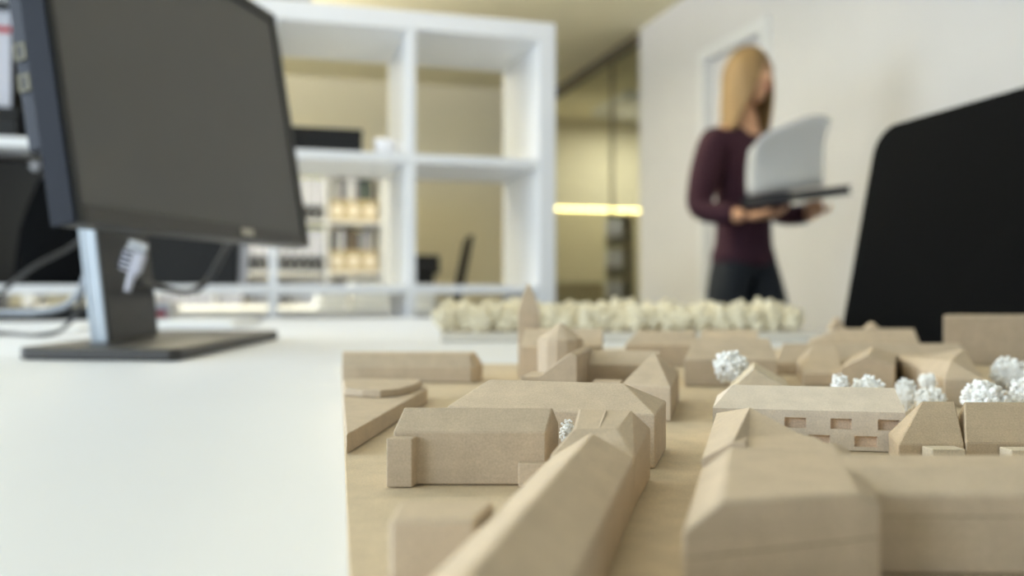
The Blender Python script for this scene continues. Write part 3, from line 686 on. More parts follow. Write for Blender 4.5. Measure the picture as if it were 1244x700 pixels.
# H  U-shaped block
fr = Vector((0.0900, 0.4896, 0)); bk = Vector((0.1126, 0.5825, 0)); sd = (bk-fr).normalized()
fl = Vector(P(755, 468, GZ+0.0195)); fl = Vector((fl.x, fl.y, 0))
rwing = quad_house(fl, fr, 0.0198, (bk-fr).length, (0.55, 0.55, 0.45, 0.0365), sd)
low1 = blk(eave(720, 466.5, 0.018), eave(754, 467.5, 0.018), 0.0197, 0.012, sd)
zb = 0.565
bw0, bw1 = Vector(PZ(700, 440, zb)), Vector(PZ(800, 440, zb-0.006))
bwing = quad_house((bw0.x, bw0.y), (bw1.x, bw1.y), 0.0262, 0.03, (0, 1, 0.5, 0.0345), sd)
lz = 0.525
l0, l1 = PZ(654, 460, lz), PZ(701, 460, lz-0.004)
lw_along = sd*0.062
lwing = prism([(0, 0), (0.0235, 0), (0.0235, 0.0350), (0.0200, 0.0372), (0.0, 0.0222)], (l0.x, l0.y), Vector((l1.x-l0.x, l1.y-l0.y, 0)).normalized(), lw_along)
low2 = blk(PZ(633, 460, lz)[:2], PZ(655, 460, lz)[:2], 0.0222, 0.03, sd)
bld('U-shaped block with two gabled wings around a dark yard', [rwing, bwing, lwing], parts=[('low_extension', low1, None), ('low_extension', low2, None)])
# I  church with pointed tower
z0 = 0.67
c0_, c1_ = PZ(632.5, 470, z0), PZ(731, 470, z0)
body = quad_house((c0_.x, c0_.y), (c1_.x, c1_.y), zat(421, z0), 0.07, (0, 1, 0.5, zat(399.5, z0+0.035)), Vector((0.12, 0.99, 0)))
ch = bld('church block with a rounded apse, its pointed tower stands tallest in the model', [body])
ac = PZ(681, 440, 0.655); ra = 0.0172
apse = lathe([(ra, 0), (ra, zat(414, 0.64)), (0.0005, zat(393, 0.655))], 14, (ac.x, ac.y, GZ+EPS))
mk('apse', apse, M['mdf'], ch)
tw0, tw1 = PZ(629.5, 400, 0.745), PZ(655.5, 400, 0.745); tcx = (tw0.x+tw1.x)/2; hw = (tw1.x-tw0.x)/2
V = [Vector((tcx+sx*hw, 0.755+sy*hw, GZ+h_)) for h_ in (EPS, zat(379, 0.745)) for sx, sy in ((-1, -1), (1, -1), (1, 1), (-1, 1))]
hs = zat(379, 0.745); ht = zat(342.5, 0.755)
V += [Vector((tcx+sx*hw*0.56, 0.755+sy*hw*0.56, GZ+hs+(ht-hs)*0.55)) for sx, sy in ((-1, -1), (1, -1), (1, 1), (-1, 1))] + [Vector((tcx-0.0005, 0.755, GZ+ht))]
mk('tower', (V, [(3, 2, 1, 0)] + [(i, (i+1) % 4, 4+(i+1) % 4, 4+i) for i in range(4)] + [(4+i, 4+(i+1) % 4, 8+(i+1) % 4, 8+i) for i in range(4)] + [(8+i, 8+(i+1) % 4, 12) for i in range(4)]), M['mdf'], ch, bevel=0.0004, label='pointed tower')
# J, K  two long blocks in the back row
z0 = 0.84
def at(x, Z_): return ((x-622)/F*Z_, Z_)
bld('long hipped block in the back row right of the church', [quad_house(at(759, z0), at(844, z0), zat(419.5, z0), 0.05, (0.14, 0.98, 0.5, zat(401.5, z0+0.025)))])
bld('low block adjoining the long hipped back-row block on its right', [quad_house(at(849, z0-0.01), at(921, z0-0.01), zat(412, z0-0.01), 0.05, (0.02, 0.99, 0.5, zat(400.5, z0+0.015)))])
# L  hipped block beside the street, second row
z0 = 0.668
bld('broad hipped block on the right of the street behind the tall white tree', [quad_house(at(831.5, z0), at(944, z0), zat(437.5, z0), 0.062, (0.10, 0.93, 0.5, zat(411, z0+0.03)), Vector((0.24, 0.97, 0)))])
# M  long comb-shaped block with two gabled wings
main = quad_house(at(941, 0.755), at(1178, 0.755), zat(441.5, 0.755), 0.055, (0.05, 0.985, 0.5, zat(417, 0.782)))
w1 = quad_house(at(975, 0.668), at(1026, 0.668), zat(454, 0.668), 0.11, (0.35, 0.92, 0.62, zat(419, 0.735)))
g2 = gable(at(1021, 0.643), Vector((0.99, -0.1, 0)).normalized(), 0.0388, Vector((0.42, 0.907, 0))*0.115, zat(447, 0.643), zat(431.5, 0.643), zat(443, 0.643), 0.5)
g3 = quad_house(at(1147, 0.552), at(1195.5, 0.548), zat(461, 0.55), 0.20, (0.47, 0.47, 0.15, zat(437, 0.585)))
g3 = (g3[0], g3[1])
r3 = Vector(at(1171.5, 0.66)); g3[0][9] = Vector((r3.x, r3.y, GZ+zat(423, 0.66)))
bld('long comb-shaped block with three wings facing the white trees', [main, w1, g2, g3])
# N  large block at the right edge
z0 = 0.85
bld('large tall block at the right picture edge before the black chair', [prism([(0, 0), (0.055, 0), (0.055, zat(384, z0)), (0.002, zat(383, z0)), (0.0, zat(386, z0))], at(1146, z0), Vector((0.52, 0.854, 0)), Vector((at(1310, z0)[0]-at(1146, z0)[0], 0, 0)))])
# O  low roofs in front of the chair
z0 = 0.985
bld('low flat roof with two small pyramids farthest back before the black chair', [quad_house(at(984, z0), at(1117, z0), zat(416.5, z0), 0.045, (0.30, 0.98, 0.5, zat(399, z0+0.022)))],
    parts=[('pyramid', prism([(0, zat(401, z0+0.03)), (0.020, zat(401, z0+0.03)), (0.010, zat(385.5, z0+0.03))], at(1008, z0+0.028), Vector((1, 0, 0)), Vector((0, 0.012, 0))), None),
           ('pyramid', prism([(0, zat(401, z0+0.03)), (0.020, zat(401, z0+0.03)), (0.010, zat(391.5, z0+0.03))], at(1051, z0+0.020), Vector((1, 0, 0)), Vector((0, 0.012, 0))), None)])
# P  pale block with recessed windows
A = Vector((0.0961, 0.4135, 0)); B = Vector((0.1810, 0.3975, 0)); ux = (B-A).normalized(); Lw = (B-A).length
he = 0.0186; hr = 0.0272; dp = 0.050
# facade grid: window rectangles from the photograph
def on_wall(px, py):
    k = (px-622)/F; t_ = (k*A.y - A.x)/(ux.x - k*ux.y); p = A+ux*t_
    return t_, zat(py, p.y)
wins = []
for x0, x1, y0, y1 in ((953, 979.5, 507.5, 521), (1009, 1035, 508.5, 522), (1066.5, 1093, 509.5, 523), (982, 1008.5, 528.5, 541.5), (1038, 1066, 529.5, 544)):
    t0, ha = on_wall(x0, y0); t1, hb = on_wall(x1, y1); wins.append((t0, t1, hb, ha))
r1h, r2h = sum(w_[3] for w_ in wins[:3])/3, sum(w_[3] for w_ in wins[3:])/2
l1h, l2h = sum(w_[2] for w_ in wins[:3])/3, sum(w_[2] for w_ in wins[3:])/2
zsx = [EPS, l2h, r2h, l1h, r1h, he]; inn = ux.cross(Vector((0, 0, 1))); inn = -inn if inn.y < 0 else inn
def wp_(t_, h_, dd=0.0): p = A+ux*t_+inn*dd; return Vector((p.x, p.y, GZ+h_))
front = []; rec = 0.0032
for r_ in range(5):
    row = [w_ for w_ in (wins[:3] if r_ == 3 else wins[3:] if r_ == 1 else [])]
    xs = [0.0]
    for w_ in row: xs += [w_[0], w_[1]]
    xs.append(Lw)
    for i in range(0, len(xs), 2): front.append(([wp_(xs[i], zsx[r_]), wp_(xs[i+1], zsx[r_]), wp_(xs[i+1], zsx[r_+1]), wp_(xs[i], zsx[r_+1])], [(0, 1, 2, 3)]))
qh = quad_house(xy(A), xy(B), he, dp, (0.10, 0.985, 0.5, hr))
qh = (qh[0], [f for i, f in enumerate(qh[1]) if i != 1])
pb = mk('model_building', join([qh]+front), M['pale_wood'], label='pale wooden block with small recessed windows behind the near right roofs', cat='model building', group=G_TOWN)
for i, w_ in enumerate(wins):
    lo_, hi_ = (l1h, r1h) if i < 3 else (l2h, r2h)
    f4 = [wp_(w_[0], lo_), wp_(w_[1], lo_), wp_(w_[1], hi_), wp_(w_[0], hi_)]; b4 = [wp_(w_[0], lo_, rec), wp_(w_[1], lo_, rec), wp_(w_[1], hi_, rec), wp_(w_[0], hi_, rec)]
    mk('window_recess', (f4+b4, [(4, 5, 6, 7), (0, 1, 5, 4), (1, 2, 6, 5), (2, 3, 7, 6), (3, 0, 4, 7)]), M['window_wood'], pb)
# Q  small gable house behind P
a_ = at(884, 0.498)
q = gable(a_, Vector((0.99, -0.12, 0)).normalized(), 0.0345, SD*0.045, 0.0165, 0.0300, 0.0185, 0.42)
bld('small gable house peeping over the pale windowed block', [q], 'mdf_light')
# R, S  two hipped blocks glued side by side
A = Vector((0.1632, 0.3650, 0)); B = Vector((0.1905, 0.3640, 0))
bld('hipped block right of the pale windows, curved joint on its right', [quad_house(xy(A), xy(B), 0.0100, 0.029, (0.48, 1.0, 0.62, 0.0262), Vector((0.27, 0.96, 0)))], 'mdf_dark')
A2 = Vector((0.1910, 0.3638, 0)); B2 = Vector((0.2700, 0.3625, 0))
bld('long brown block at the right edge in front of the crumbly white trees', [quad_house(xy(A2), xy(B2), 0.0108, 0.029, (0.045, 1.0, 0.62, 0.0260), Vector((0.27, 0.96, 0)))], 'mdf_dark')
for i, (x0, x1, lab) in enumerate(((1133, 1173, 'small flat slab before the curved joint of the hipped blocks'), (1229, 1268, 'small flat slab at the right edge before the brown block'))):
    z0 = 0.3550
    mk('model_slab', blk(at(x0, z0), at(x1, z0), 0.0098 if i == 0 else 0.0094, 0.0078, Vector((-0.1, 0.99, 0))), M['mdf_light'], bevel=0.0003, label=lab, cat='model slab')
# T  near right block: wing toward the camera, roof wing to the right
fa = Vector((0.0394, 0.2000, 0)); ac_ = Vector((0.0515, 0.0118, 0)).normalized(); wl = 0.0525
prof = [(0, 0), (wl, 0), (wl, 0.0231), (wl-0.0060, 0.0262), (0.0098, 0.0262), (0.0, 0.0196)]
left_wing = prism(prof, xy(fa), ac_, SD*0.0715)
ra_ = Vector((0.0800, 0.2280, 0)); dirr = Vector((1, 0.0, 0))
up_ = Vector((0.0, 1, 0))
# profile across (depth), swept to the right
right_wing = prism([(0, 0), (0.0320, 0), (0.0320, 0.0261), (0.0125, 0.0261), (0.0, 0.0217)], xy(ra_), up_, Vector((0.215, -0.004, 0)))
bld('big near right block with a bright flat roof, nearest to the camera', [left_wing, right_wing], 'mdf', 0.0008,
    parts=[('glue_joint', prism([(0.001, 0.0156), (0.001, 0.0161), (-0.00012, 0.0161), (-0.00012, 0.0156)], (ra_.x+0.013, ra_.y-0.00024), up_, Vector((0.2, -0.0037, 0))), 'mdf_joint'),
           ('glue_joint', ([Vector((fa.x+ac_.x*o, fa.y+ac_.y*o-dy, GZ+h_)) for dy in (0.00015, -0.001) for o, h_ in ((0.0008, 0.0130), (wl-0.0008, 0.0148), (wl-0.0008, 0.0152), (0.0008, 0.0134))], BF), 'mdf_joint')])
# U  house with a pointed roof behind T on the street
FL, FR, R2, BR, BL = (0.0600, 0.2725), (0.0995, 0.2646), (0.1010, 0.2880), (0.1060, 0.3480), (0.0880, 0.3720)
V = lv([FL, FR, R2, BR, BL], EPS) + [hv3(FL, 0.0224), hv3((0.0690, 0.2706), 0.0278), hv3((0.0729, 0.2698), 0.0278), hv3((0.0731, 0.2698), 0.0262), hv3(FR, 0.0262), hv3(R2, 0.0264), hv3(BR, 0.0190), hv3(BL, 0.0222),
     hv3((0.0791, 0.2893), 0.0265), hv3((0.0977, 0.2926), 0.0264), hv3((0.0877, 0.3186), 0.0320)]
bld('house with a pointed roof directly behind the big near right block', [(V, [(4, 3, 2, 1, 0), (0, 1, 9, 8, 7, 6, 5), (1, 2, 10, 9), (2, 3, 11, 14, 10), (3, 4, 12, 11), (4, 0, 5, 12), (6, 7, 13, 15), (5, 6, 15), (5, 15, 12), (7, 8, 13), (8, 9, 10, 14, 13), (13, 14, 15), (14, 11, 15), (11, 12, 15)])], bevel=0.0002)

# ------------------------------------------------------------------ model trees
def ico(sub):
    bm = bmesh.new(); bmesh.ops.create_icosphere(bm, subdivisions=sub, radius=1)
    V = [v.co.copy() for v in bm.verts]; Fc = [tuple(v.index for v in f.verts) for f in bm.faces]; bm.free(); return V, Fc
I1, I2 = ico(1), ico(2)
def crumb(seed, rx, ry, rz, n, r0, r1, base=I1, jit=0.25):
    random.seed(seed); out = []
    for i in range(n):
        d = Vector((random.gauss(0, 1), random.gauss(0, 1), random.gauss(0, 1))).normalized()
        k = random.uniform(0.55, 1.0); r_ = random.uniform(r0, r1)
        c = Vector((d.x*rx*k, d.y*ry*k, rz+d.z*rz*k*0.92)); rot = Matrix.Rotation(random.uniform(0, 6.28), 3, d)
        out.append(([c + rot @ (v*(1+random.uniform(-jit, jit)))*r_ for v in base[0]], base[1]))
    out.append(([Vector((v.x*rx*0.7, v.y*ry*0.7, rz+v.z*rz*0.7)) for v in I2[0]], I2[1]))
    return join(out)
def near_tree(x, ytop, ybot, wpx, Z_, label, seed, trunk=False, low=0.0):
    """crown between two pixel rows at distance Z_, on a stem that reaches the ground"""
    ht = zat(ytop, Z_); hb = max(zat(ybot, Z_), low); X = (x-622)/F*Z_; rx = wpx/F*Z_/2; rz_ = (ht-hb)/2*0.93
    t = thing('model_tree', label, 'model tree', (X, Z_, GZ+EPS), 0, 'crumbly white foam trees')
    mk('foliage', xf(crumb(seed, rx*0.92, rx*0.92, rz_, 230, rx*0.07, rx*0.17), Matrix.Translation((X, Z_, GZ+hb))), M['foam'], t)
    mk('stem', lathe([(0.0012, 0), (0.0009, hb+rz_)], 8, (X, Z_, GZ+EPS)), M['foam'], t)
near_tree(889, 421, 468, 46, 0.545, 'tall white foam tree by the street left of the small gable house', 1)
near_tree(1020, 449, 485, 24, 0.485, 'leftmost of the white foam trees peeping over the pale windowed block', 2)
near_tree(1055, 453, 490, 40, 0.490, 'broad white foam tree peeping over the middle of the pale windowed block', 3)
near_tree(1101, 453, 500, 27, 0.53, 'white foam tree in the yard just left of the tallest yard tree', 4)
near_tree(1127, 451, 475, 24, 0.56, 'small white foam tree farthest back in the yard', 5)
near_tree(1130, 465, 505, 38, 0.505, 'squat white foam tree in front of the yard trees, by the hipped block', 6)
near_tree(1195, 457, 505, 52, 0.470, 'big crumbly white foam tree behind the brown block', 7)
near_tree(1226, 428, 480, 42, 0.60, 'white foam tree high at the right edge, behind its neighbours', 8)
near_tree(1243, 454, 505, 42, 0.480, 'white foam tree cut by the right picture edge', 9)
near_tree(690, 505, 545, 22, 0.362, 'small white foam shrub squeezed between the left blocks', 10)
near_tree(794, 544.5, 556, 11, 0.392, 'tiny white foam shrub at the street corner of the long hipped block', 11)

# the row of cream foam trees on a white strip at the back
zp0 = 1.275
pl2 = thing('tree_strip', 'pale card strip carrying the row of cream trees at the back', 'strip', (0.15, 1.36, TT+0.0005))
PZ0, PZ1 = TT+0.0005, TT+0.0135
mk('plate', extrude_poly([((535-622)/F*zp0, zp0), (0.468, zp0+0.03), (0.440, zp0+0.17), ((545-622)/F*1.45, 1.45)], PZ0, PZ1), M['plate'], pl2, bevel=0.0006)
variants = []
for k in range(5):
    g = crumb(40+k, 0.0160, 0.0160, 0.0205, 40, 0.0042, 0.0082, I2 if k < 2 else I1, 0.10)
    variants.append(g)
random.seed(11); protos = []
rows3 = ((1.300, 0), (1.345, 1), (1.395, 2))
cnt = 0
NTH = ['first', 'second', 'third', 'fourth', 'fifth', 'sixth', 'seventh', 'eighth', 'ninth', 'tenth', 'eleventh', 'twelfth', 'thirteenth', 'fourteenth', 'fifteenth', 'sixteenth', 'seventeenth', 'eighteenth', 'nineteenth', 'twentieth', 'twenty-first', 'twenty-second', 'twenty-third', 'twenty-fourth', 'twenty-fifth', 'twenty-sixth']
for zr, rr in rows3:
    xs_ = -0.100; ix = -1
    while xs_ < 0.445:
        xx = xs_+random.uniform(-0.003, 0.003); zz = zr+xx*0.04+random.uniform(-0.006, 0.006)
        s_ = random.uniform(0.84, 1.06)+0.06*rr
        if 0.008 < xx < 0.04 and rr == 0: pass
        k = random.randrange(5); cnt += 1
        loc = (xx, zz, PZ1+0.0004)
        ix += 1; lab = 'cream foam tree, %s from the left in the %s row of the pale strip' % (NTH[ix], ('front', 'middle', 'rear')[rr])
        if len(protos) < 5 and k not in [p[0] for p in protos]:
            o = mk('model_tree', xf(variants[k], Matrix.Translation(loc)), M['foam_cream'], smooth=True, label=lab, cat='model tree', group='cream foam trees in the back row')
            # origin at the foot
            off = o.location - Vector(loc); o.data.transform(Matrix.Translation(off)); o.location = loc
            protos.append((k, o))
        else:
            src = [p[1] for p in protos if p[0] == k][0]
            o = dup(src, loc, random.uniform(0, 6.28), lab)
        o.scale = (s_, s_, s_*random.uniform(0.92, 1.1))
        xs_ += random.uniform(0.022, 0.031)

# ------------------------------------------------------------------ office chairs
def make_chair(label):
    """local: sits facing -x; origin on the floor under the seat"""
    t = thing('office_chair', label, 'chair', (0, 0, 0), 0)
    pts = round_rect(0.62, 0.50, 0.045, 6)           # (height, width)
    lean = R(11.3); V = []; n = len(pts)
    for b_ in (0, 1):
        for ph, pw in pts:
            hh = ph+0.31; curve = 0.10*(pw/0.5)**2
            V.append(Vector((0.205 + hh*math.tan(lean) + b_*0.028 - curve*0.25, pw, 0.448+hh)))
    Fc = [tuple(range(n)), tuple(range(2*n-1, n-1, -1))] + [(i, (i+1) % n, n+(i+1) % n, n+i) for i in range(n)]
    mk('backrest', (V, Fc), M['blackfab'], t, bevel=0.007, seg=3, local=True)
    sp = [Vector((p[0], p[1], 0)) for p in round_rect(0.48, 0.50, 0.07, 5)]
    mk('seat', extrude_poly(sp, 0.43, 0.495), M['blackfab'], t, bevel=0.02, seg=3, local=True)
    mk('back_bracket', join([xf(box(0.05, 0.27, -0.03, 0.03, 0.40, 0.425), Matrix.Identity(4)), xf(box(0.0, 0.02, -0.03, 0.03, 0, 0.30), Matrix.Translation((0.25, 0, 0.40)) @ Matrix.Rotation(lean, 4, 'Y'))]), M['black'], t, bevel=0.004, local=True)
    mk('column', lathe([(0.026, 0.10), (0.026, 0.28), (0.018, 0.28), (0.018, 0.41), (0.06, 0.41), (0.06, 0.43)], 18), M['chrome'], t, local=True)
    for k in range(5):
        Lr = Matrix.Rotation(R(72*k+20), 4, 'Z')
        ft = mk('foot', xf(join([([Vector((0.02, -0.025, 0.085)), Vector((0.30, -0.016, 0.065)), Vector((0.30, 0.016, 0.065)), Vector((0.02, 0.025, 0.085)), Vector((0.02, -0.025, 0.12)), Vector((0.30, -0.016, 0.085)), Vector((0.30, 0.016, 0.085)), Vector((0.02, 0.025, 0.12))], BF)]), Lr), M['black'], t, bevel=0.003, local=True)
        mk('castor', xf(join([lathe([(0.008, -0.022), (0.027, -0.022), (0.029, -0.018), (0.029, -0.006), (0.008, -0.004)], 16), lathe([(0.008, 0.004), (0.029, 0.006), (0.029, 0.018), (0.027, 0.022), (0.008, 0.022)], 16)]), Lr @ Matrix.Translation((0.285, 0, 0.0305)) @ Matrix.Rotation(R(90), 4, 'X')), M['black'], ft, local=True)
    return t
cw = Vector((0.105, -0.489, 0)).normalized()          # along the backrest, towards the viewer
far_top = Vector((0.616, 1.45, 0)); rotz = math.atan2(cw.y, cw.x) + R(90)
near_chair = make_chair('black office chair with a tall leaning back at the right of the table')
# place so that the far upper corner of the backrest lands on far_top
off = Matrix.Rotation(rotz, 3, 'Z') @ Vector((0.205+0.62*math.tan(R(11.3)), 0.25, 0))
near_chair.location = (far_top.x-off.x, far_top.y-off.y, 0); near_chair.rotation_euler = (0, 0, rotz)
Zc = 3.95
o2 = Matrix.Rotation(R(6), 3, 'Z') @ Vector((0.205+0.62*math.tan(R(11.3)), 0, 0))
dup(near_chair, ((559-622)/F*Zc - o2.x, Zc+0.62 - o2.y, 0), R(6), 'distant black office chair seen edge-on through the near shelf')

# ------------------------------------------------------------------ the walking person
def skin_geo(nodes, links, sub=2):
    """nodes {key: (pos, rx, ry)}; returns an evaluated mesh grown round the joints"""
    keys = list(nodes); me = bpy.data.meshes.new('tmp'); me.from_pydata([nodes[k][0] for k in keys], [(keys.index(a), keys.index(b)) for a, b in links], [])
    o = bpy.data.objects.new('tmp', me); C.objects.link(o)
    sm = o.modifiers.new('s', 'SKIN'); sm.use_smooth_shade = True; sm.branch_smoothing = 0.6
    sv = me.skin_vertices[0].data
    for i, k in enumerate(keys):
        sv[i].radius = (nodes[k][1], nodes[k][2]); sv[i].use_root = (i == 0)
    ss = o.modifiers.new('u', 'SUBSURF'); ss.levels = sub; ss.render_levels = sub
    dg = bpy.context.evaluated_depsgraph_get(); ev = o.evaluated_get(dg); m2 = ev.to_mesh()
    V = [v.co.copy() for v in m2.vertices]; Fc = [tuple(p.vertices) for p in m2.polygons]; ev.to_mesh_clear()
    bpy.data.objects.remove(o); bpy.data.meshes.remove(me); return V, Fc
def chain(keys): return list(zip(keys[:-1], keys[1:]))
def T(x, y, z): return Vector((x, y, z))
# local frame: faces -y, its left is +x
pz = 0.0
J = {
 'pelvis': (T(0, 0, 0.95), .135, .10), 'waist': (T(0, -.005, 1.08), .115, .085), 'chest': (T(0, .0, 1.25), .135, .095), 'collar': (T(0, .01, 1.40), .10, .075), 'neck0': (T(0, .008, 1.47), .052, .052), 'neck1': (T(0, -.012, 1.56), .050, .050),
 'hipL': (T(.085, 0, .90), .090, .09), 'kneeL': (T(.095, -.10, .50), .058, .06), 'ankL': (T(.095, -.10, .10), .038, .042), 'toeL': (T(.105, -.25, .035), .035, .025),
 'hipR': (T(-.085, 0, .90), .090, .09), 'kneeR': (T(-.09, .02, .50), .058, .06), 'ankR': (T(-.09, .20, .12), .038, .042), 'toeR': (T(-.095, .10, .035), .035, .025),
 'shL': (T(.155, .01, 1.40), .060, .06), 'elL': (T(.235, .02, 1.10), .042, .042), 'wrL': (T(.205, -.20, 1.100), .027, .024),
 'shR': (T(-.155, .01, 1.40), .060, .06), 'elR': (T(-.235, .02, 1.10), .042, .042), 'wrR': (T(-.185, -.19, 1.070), .027, .024),
}
links = chain(['pelvis', 'waist', 'chest', 'collar', 'neck0', 'neck1']) + chain(['pelvis', 'hipL', 'kneeL', 'ankL', 'toeL']) + chain(['pelvis', 'hipR', 'kneeR', 'ankR', 'toeR']) + chain(['collar', 'shL', 'elL', 'wrL']) + chain(['collar', 'shR', 'elR', 'wrR'])
parts_ = [skin_geo(J, links, 2)]
# hands: palm and five fingers each
def hand(wr, fwd, side, curl):
    """wr wrist, fwd direction of the palm, side towards the thumb, curl towards the held thing"""
    f, s, c = fwd.normalized(), side.normalized(), curl.normalized(); g = []
    g.append(skin_geo({'a': (wr, .024, .020), 'b': (wr+f*.045, .036, .017), 'c': (wr+f*.085, .040, .014)}, [('a', 'b'), ('b', 'c')], 2))
    for k, ln in ((-1.5, .062), (-.5, .074), (.5, .080), (1.5, .070)):
        b_ = wr+f*.075+s*k*.0185
        g.append(skin_geo({'a': (b_, .0095, .0095), 'b': (b_+f*ln*.50+c*.006, .009, .009), 'c': (b_+f*ln*.80+c*.020, .0085, .0085), 'd': (b_+f*ln*.95+c*.036, .007, .007)}, chain('abcd'), 1))
    b_ = wr+f*.025+s*.026
    g.append(skin_geo({'a': (b_, .012, .012), 'b': (b_+f*.022+s*.022+c*.006, .0105, .0105), 'c': (b_+f*.048+s*.030+c*.018, .009, .009)}, chain('abc'), 1))
    return g
parts_ += hand(J['wrL'][0], T(-.80, -.50, .02), T(.5, -.85, .04), T(-.05, -.05, .98))
parts_ += hand(J['wrR'][0], T(.85, -.45, .02), T(-.45, -.88, .04), T(.05, -.05, .98))
# head
HC = T(0, -.030, 1.645)
bmh = bmesh.new(); bmesh.ops.create_uvsphere(bmh, u_segments=40, v_segments=30, radius=1)
for v in bmh.verts:
    x, y, z = v.co
    X, Y, Zz = x*.074, y*.094, z*.113
    if z < -0.1:
        k = (-z-0.1)/0.9; X *= 1-.34*k; Y = Y*(1-.12*k) - .018*k*(y < 0.3)
    if y < 0:
        nx = math.exp(-(x/.16)**2)
        Y -= .022*nx*math.exp(-((z+.17)/.13)**2) + .010*nx*math.exp(-((z-.02)/.2)**2)          # nose
        for sx in (-1, 1): Y += .009*math.exp(-(((x-sx*.40)/.20)**2+((z-.04)/.10)**2))            # eye sockets
        Y -= .006*math.exp(-((x/.34)**2+((z+.50)/.09)**2)) - .004*math.exp(-((x/.3)**2+((z+.40)/.04)**2))   # lips and the dip above
        Y -= .008*math.exp(-((x/.3)**2+((z+.85)/.14)**2))                                         # chin
    v.co = Vector((X, Y, Zz))
bmesh.ops.transform(bmh, matrix=Matrix.Translation(HC), verts=bmh.verts)
parts_.append(([v.co.copy() for v in bmh.verts], [tuple(v.index for v in f.verts) for f in bmh.faces])); bmh.free()
for sx in (-1, 1):
    parts_.append(xf((lambda g: g)(([Vector((v.x*.010, v.y*.020, v.z*.031)) for v in I2[0]], I2[1])), Matrix.Translation(HC+T(sx*.074, .008, -.008)) @ Matrix.Rotation(R(18*sx), 4, 'Z')))
pc_ = PZ(903, 350, 3.5)
PX, PY = pc_.x, 3.5
YAW = R(32)
pe = thing('person', 'person walking past the white wall in a dark maroon sweater, arms full of papers', 'person', (PX, PY, 0.0), YAW)
body = mk('body', join(parts_), M['skin'], pe, smooth=True, local=True)
rm = body.modifiers.new('merge', 'REMESH'); rm.mode = 'VOXEL'; rm.voxel_size = 0.0045; rm.use_smooth_shade = True
sm = body.modifiers.new('soft', 'SMOOTH'); sm.factor = 0.4; sm.iterations = 2
# face details
for sx in (-1, 1):
    e = HC+T(sx*.030, -.081, .004)
    ey = mk('eye', ([e+v*.0115 for v in I2[0]], I2[1]), M['eyewhite'], body, smooth=True, local=True)
    mk('brow', tube([e+T(-.014, -.010, .018), e+T(0, -.013, .022), e+T(.014, -.008, .018)], .0024, 6), M['hair'], body, smooth=True, local=True)
    mk('iris', ([e+T(0, -.0075, 0)+v*.0058 for v in I2[0]], I2[1]), M['iris'], body, smooth=True, local=True)
mk('lips', ([HC+T(0, -.098, -.056)+Vector((v.x*.021, v.y*.007, v.z*.0065)) for v in I2[0]], I2[1]), M['lips'], body, smooth=True, local=True)
# hair: a cap with an open face and a fall on the shoulders
V, Fc = [], []; nu, nvv = 36, 26
def hair_pt(i, j, thick):
    a = 2*math.pi*i/nu; ca, sa = math.cos(a), math.sin(a); fr_ = max(0, -sa)      # fr_ = 1 in front
    t_ = j/(nvv-1)
    zend = 0.055 + (-0.30)*(1-fr_)**0.55 if fr_ > 0 else -0.26
    zend = max(zend, -0.25)
    z = 0.124 + (zend-0.124)*t_
    if z > 0: k = math.sqrt(max(0, 1-(z/.126)**2))
    else: k = 1.0 + 0.12*min(1, -z/.2)
    wob = 1+0.03*math.sin(9*a+z*20)
    return HC+Vector((ca*.084*k*wob*thick, (sa*.100*k*wob+.008)*thick, z))
for j in range(nvv):
    for i in range(nu): V.append(hair_pt(i, j, 1.0))
for j in range(nvv-1):
    for i in range(nu): Fc.append((j*nu+i, j*nu+(i+1) % nu, (j+1)*nu+(i+1) % nu, (j+1)*nu+i))
hr_ = mk('hair', (V, Fc), M['hair'], pe, smooth=True, local=True)
so = hr_.modifiers.new('thick', 'SOLIDIFY'); so.thickness = 0.012; so.offset = 0.0
# clothes grown on the same joints, a little wider
def wide(keys, dr, over=None):
    d = {k: (J[k][0], J[k][1]+dr, J[k][2]+dr) for k in keys}
    d.update(over or {}); return d
swn = wide(['waist', 'pelvis', 'chest', 'collar', 'shL', 'elL', 'shR', 'elR'], .016, {
    'hem': (T(0, 0, 0.86), .168, .132), 'neck': (T(0, .008, 1.455), .066, .064),
    'cuL': (J['wrL'][0].lerp(J['elL'][0], .14), .040, .038), 'cuR': (J['wrR'][0].lerp(J['elR'][0], .14), .040, .038)})
mk('sweater', skin_geo(swn, chain(['waist', 'chest', 'collar', 'neck']) + chain(['waist', 'pelvis', 'hem']) + chain(['collar', 'shL', 'elL', 'cuL']) + chain(['collar', 'shR', 'elR', 'cuR']), 2), M['sweater'], pe, smooth=True, local=True)
trn = wide(['pelvis', 'hipL', 'kneeL', 'hipR', 'kneeR'], .014, {
    'cuL': (T(.095, -.10, .09), .064, .07), 'cuR': (T(-.09, .19, .12), .064, .07), 'top': (T(0, 0, 1.08), .122, .092)})
mk('trousers', skin_geo(trn, chain(['pelvis', 'top']) + chain(['pelvis', 'hipL', 'kneeL', 'cuL']) + chain(['pelvis', 'hipR', 'kneeR', 'cuR']), 2), M['trousers'], pe, smooth=True, local=True)
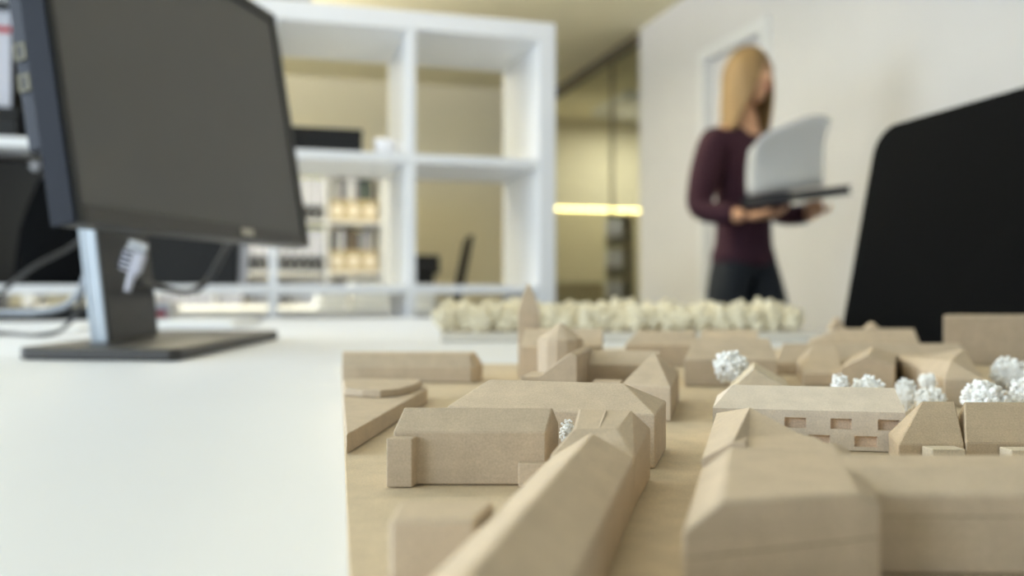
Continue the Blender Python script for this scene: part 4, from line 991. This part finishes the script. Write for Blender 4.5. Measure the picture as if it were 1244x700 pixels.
for s_, ak, tk in (('L', T(.095, -.09, .055), T(.105, -.265, .035)), ('R', T(-.09, .215, .075), T(-.095, .075, .035))):
    mk('shoe', skin_geo({'a': (ak+T(0, .03, 0), .040, .040), 'b': (ak.lerp(tk, .5), .044, .036), 'c': (tk, .036, .026)}, chain('abc'), 2), M['shoe'], pe, smooth=True, local=True)
# what the arms hold: papers on a black folder
PM = Matrix.Translation((PX, PY, 0)) @ Matrix.Rotation(YAW, 4, 'Z')
HMx = PM @ Matrix.Translation((0.0, -.262, 1.166)) @ Matrix.Rotation(R(-8), 4, 'Y')
fo = thing('folder', 'black folder held in both hands under the white papers', 'folder', (PM @ Vector((0.0, -.26, 1.13)))[:])
mk('cover', xf(join([box(-.17, .17, -.12, .12, -.035, -.030), box(-.17, .17, -.12, .12, -.004, .001), box(-.17, .17, .115, .12, -.030, -.004)]), HMx), M['black'], fo, bevel=0.0015)
mk('pages', xf(box(-.165, .165, -.115, .114, -.0298, -.0042), HMx), M['binder'], fo)
pp = thing('paper_sheaf', 'large curled sheaf of white papers held against the chest', 'paper', (PM @ Vector((0.0, -.25, 1.17)))[:])
random.seed(8)
for k in range(4):
    V, Fc = [], []; nx_, ny_ = 10, 8
    for side in (0, 1):
        for j in range(ny_):
            for i in range(nx_):
                a, b = i/(nx_-1)-.5, j/(ny_-1)
                y_ = -.04+.02*k - .03*b
                V.append(Vector((a*.40-.035+.012*k-.02*b, y_ - .06*math.cos(a*2.6) - .05*b**3*(1-k*.2) + side*.0012, .005+b*(.245-.014*k)*(1-.55*a*a)+.05*(a+.3)*b)))
    m_ = nx_*ny_
    for j in range(ny_-1):
        for i in range(nx_-1):
            q_ = j*nx_+i; Fc.append((q_, q_+1, q_+nx_+1, q_+nx_)); Fc.append((m_+q_, m_+q_+nx_, m_+q_+nx_+1, m_+q_+1))
    bl = [i for i in range(nx_)] + [j*nx_+nx_-1 for j in range(1, ny_)] + [(ny_-1)*nx_+i for i in range(nx_-2, -1, -1)] + [j*nx_ for j in range(ny_-2, 0, -1)]
    for i in range(len(bl)):
        p_, q_ = bl[i], bl[(i+1) % len(bl)]; Fc.append((p_, m_+p_, m_+q_, q_))
    mk('sheet', xf((V, Fc), HMx @ Matrix.Translation((0, .055, 0.002))), M['paper'], pp, smooth=True)
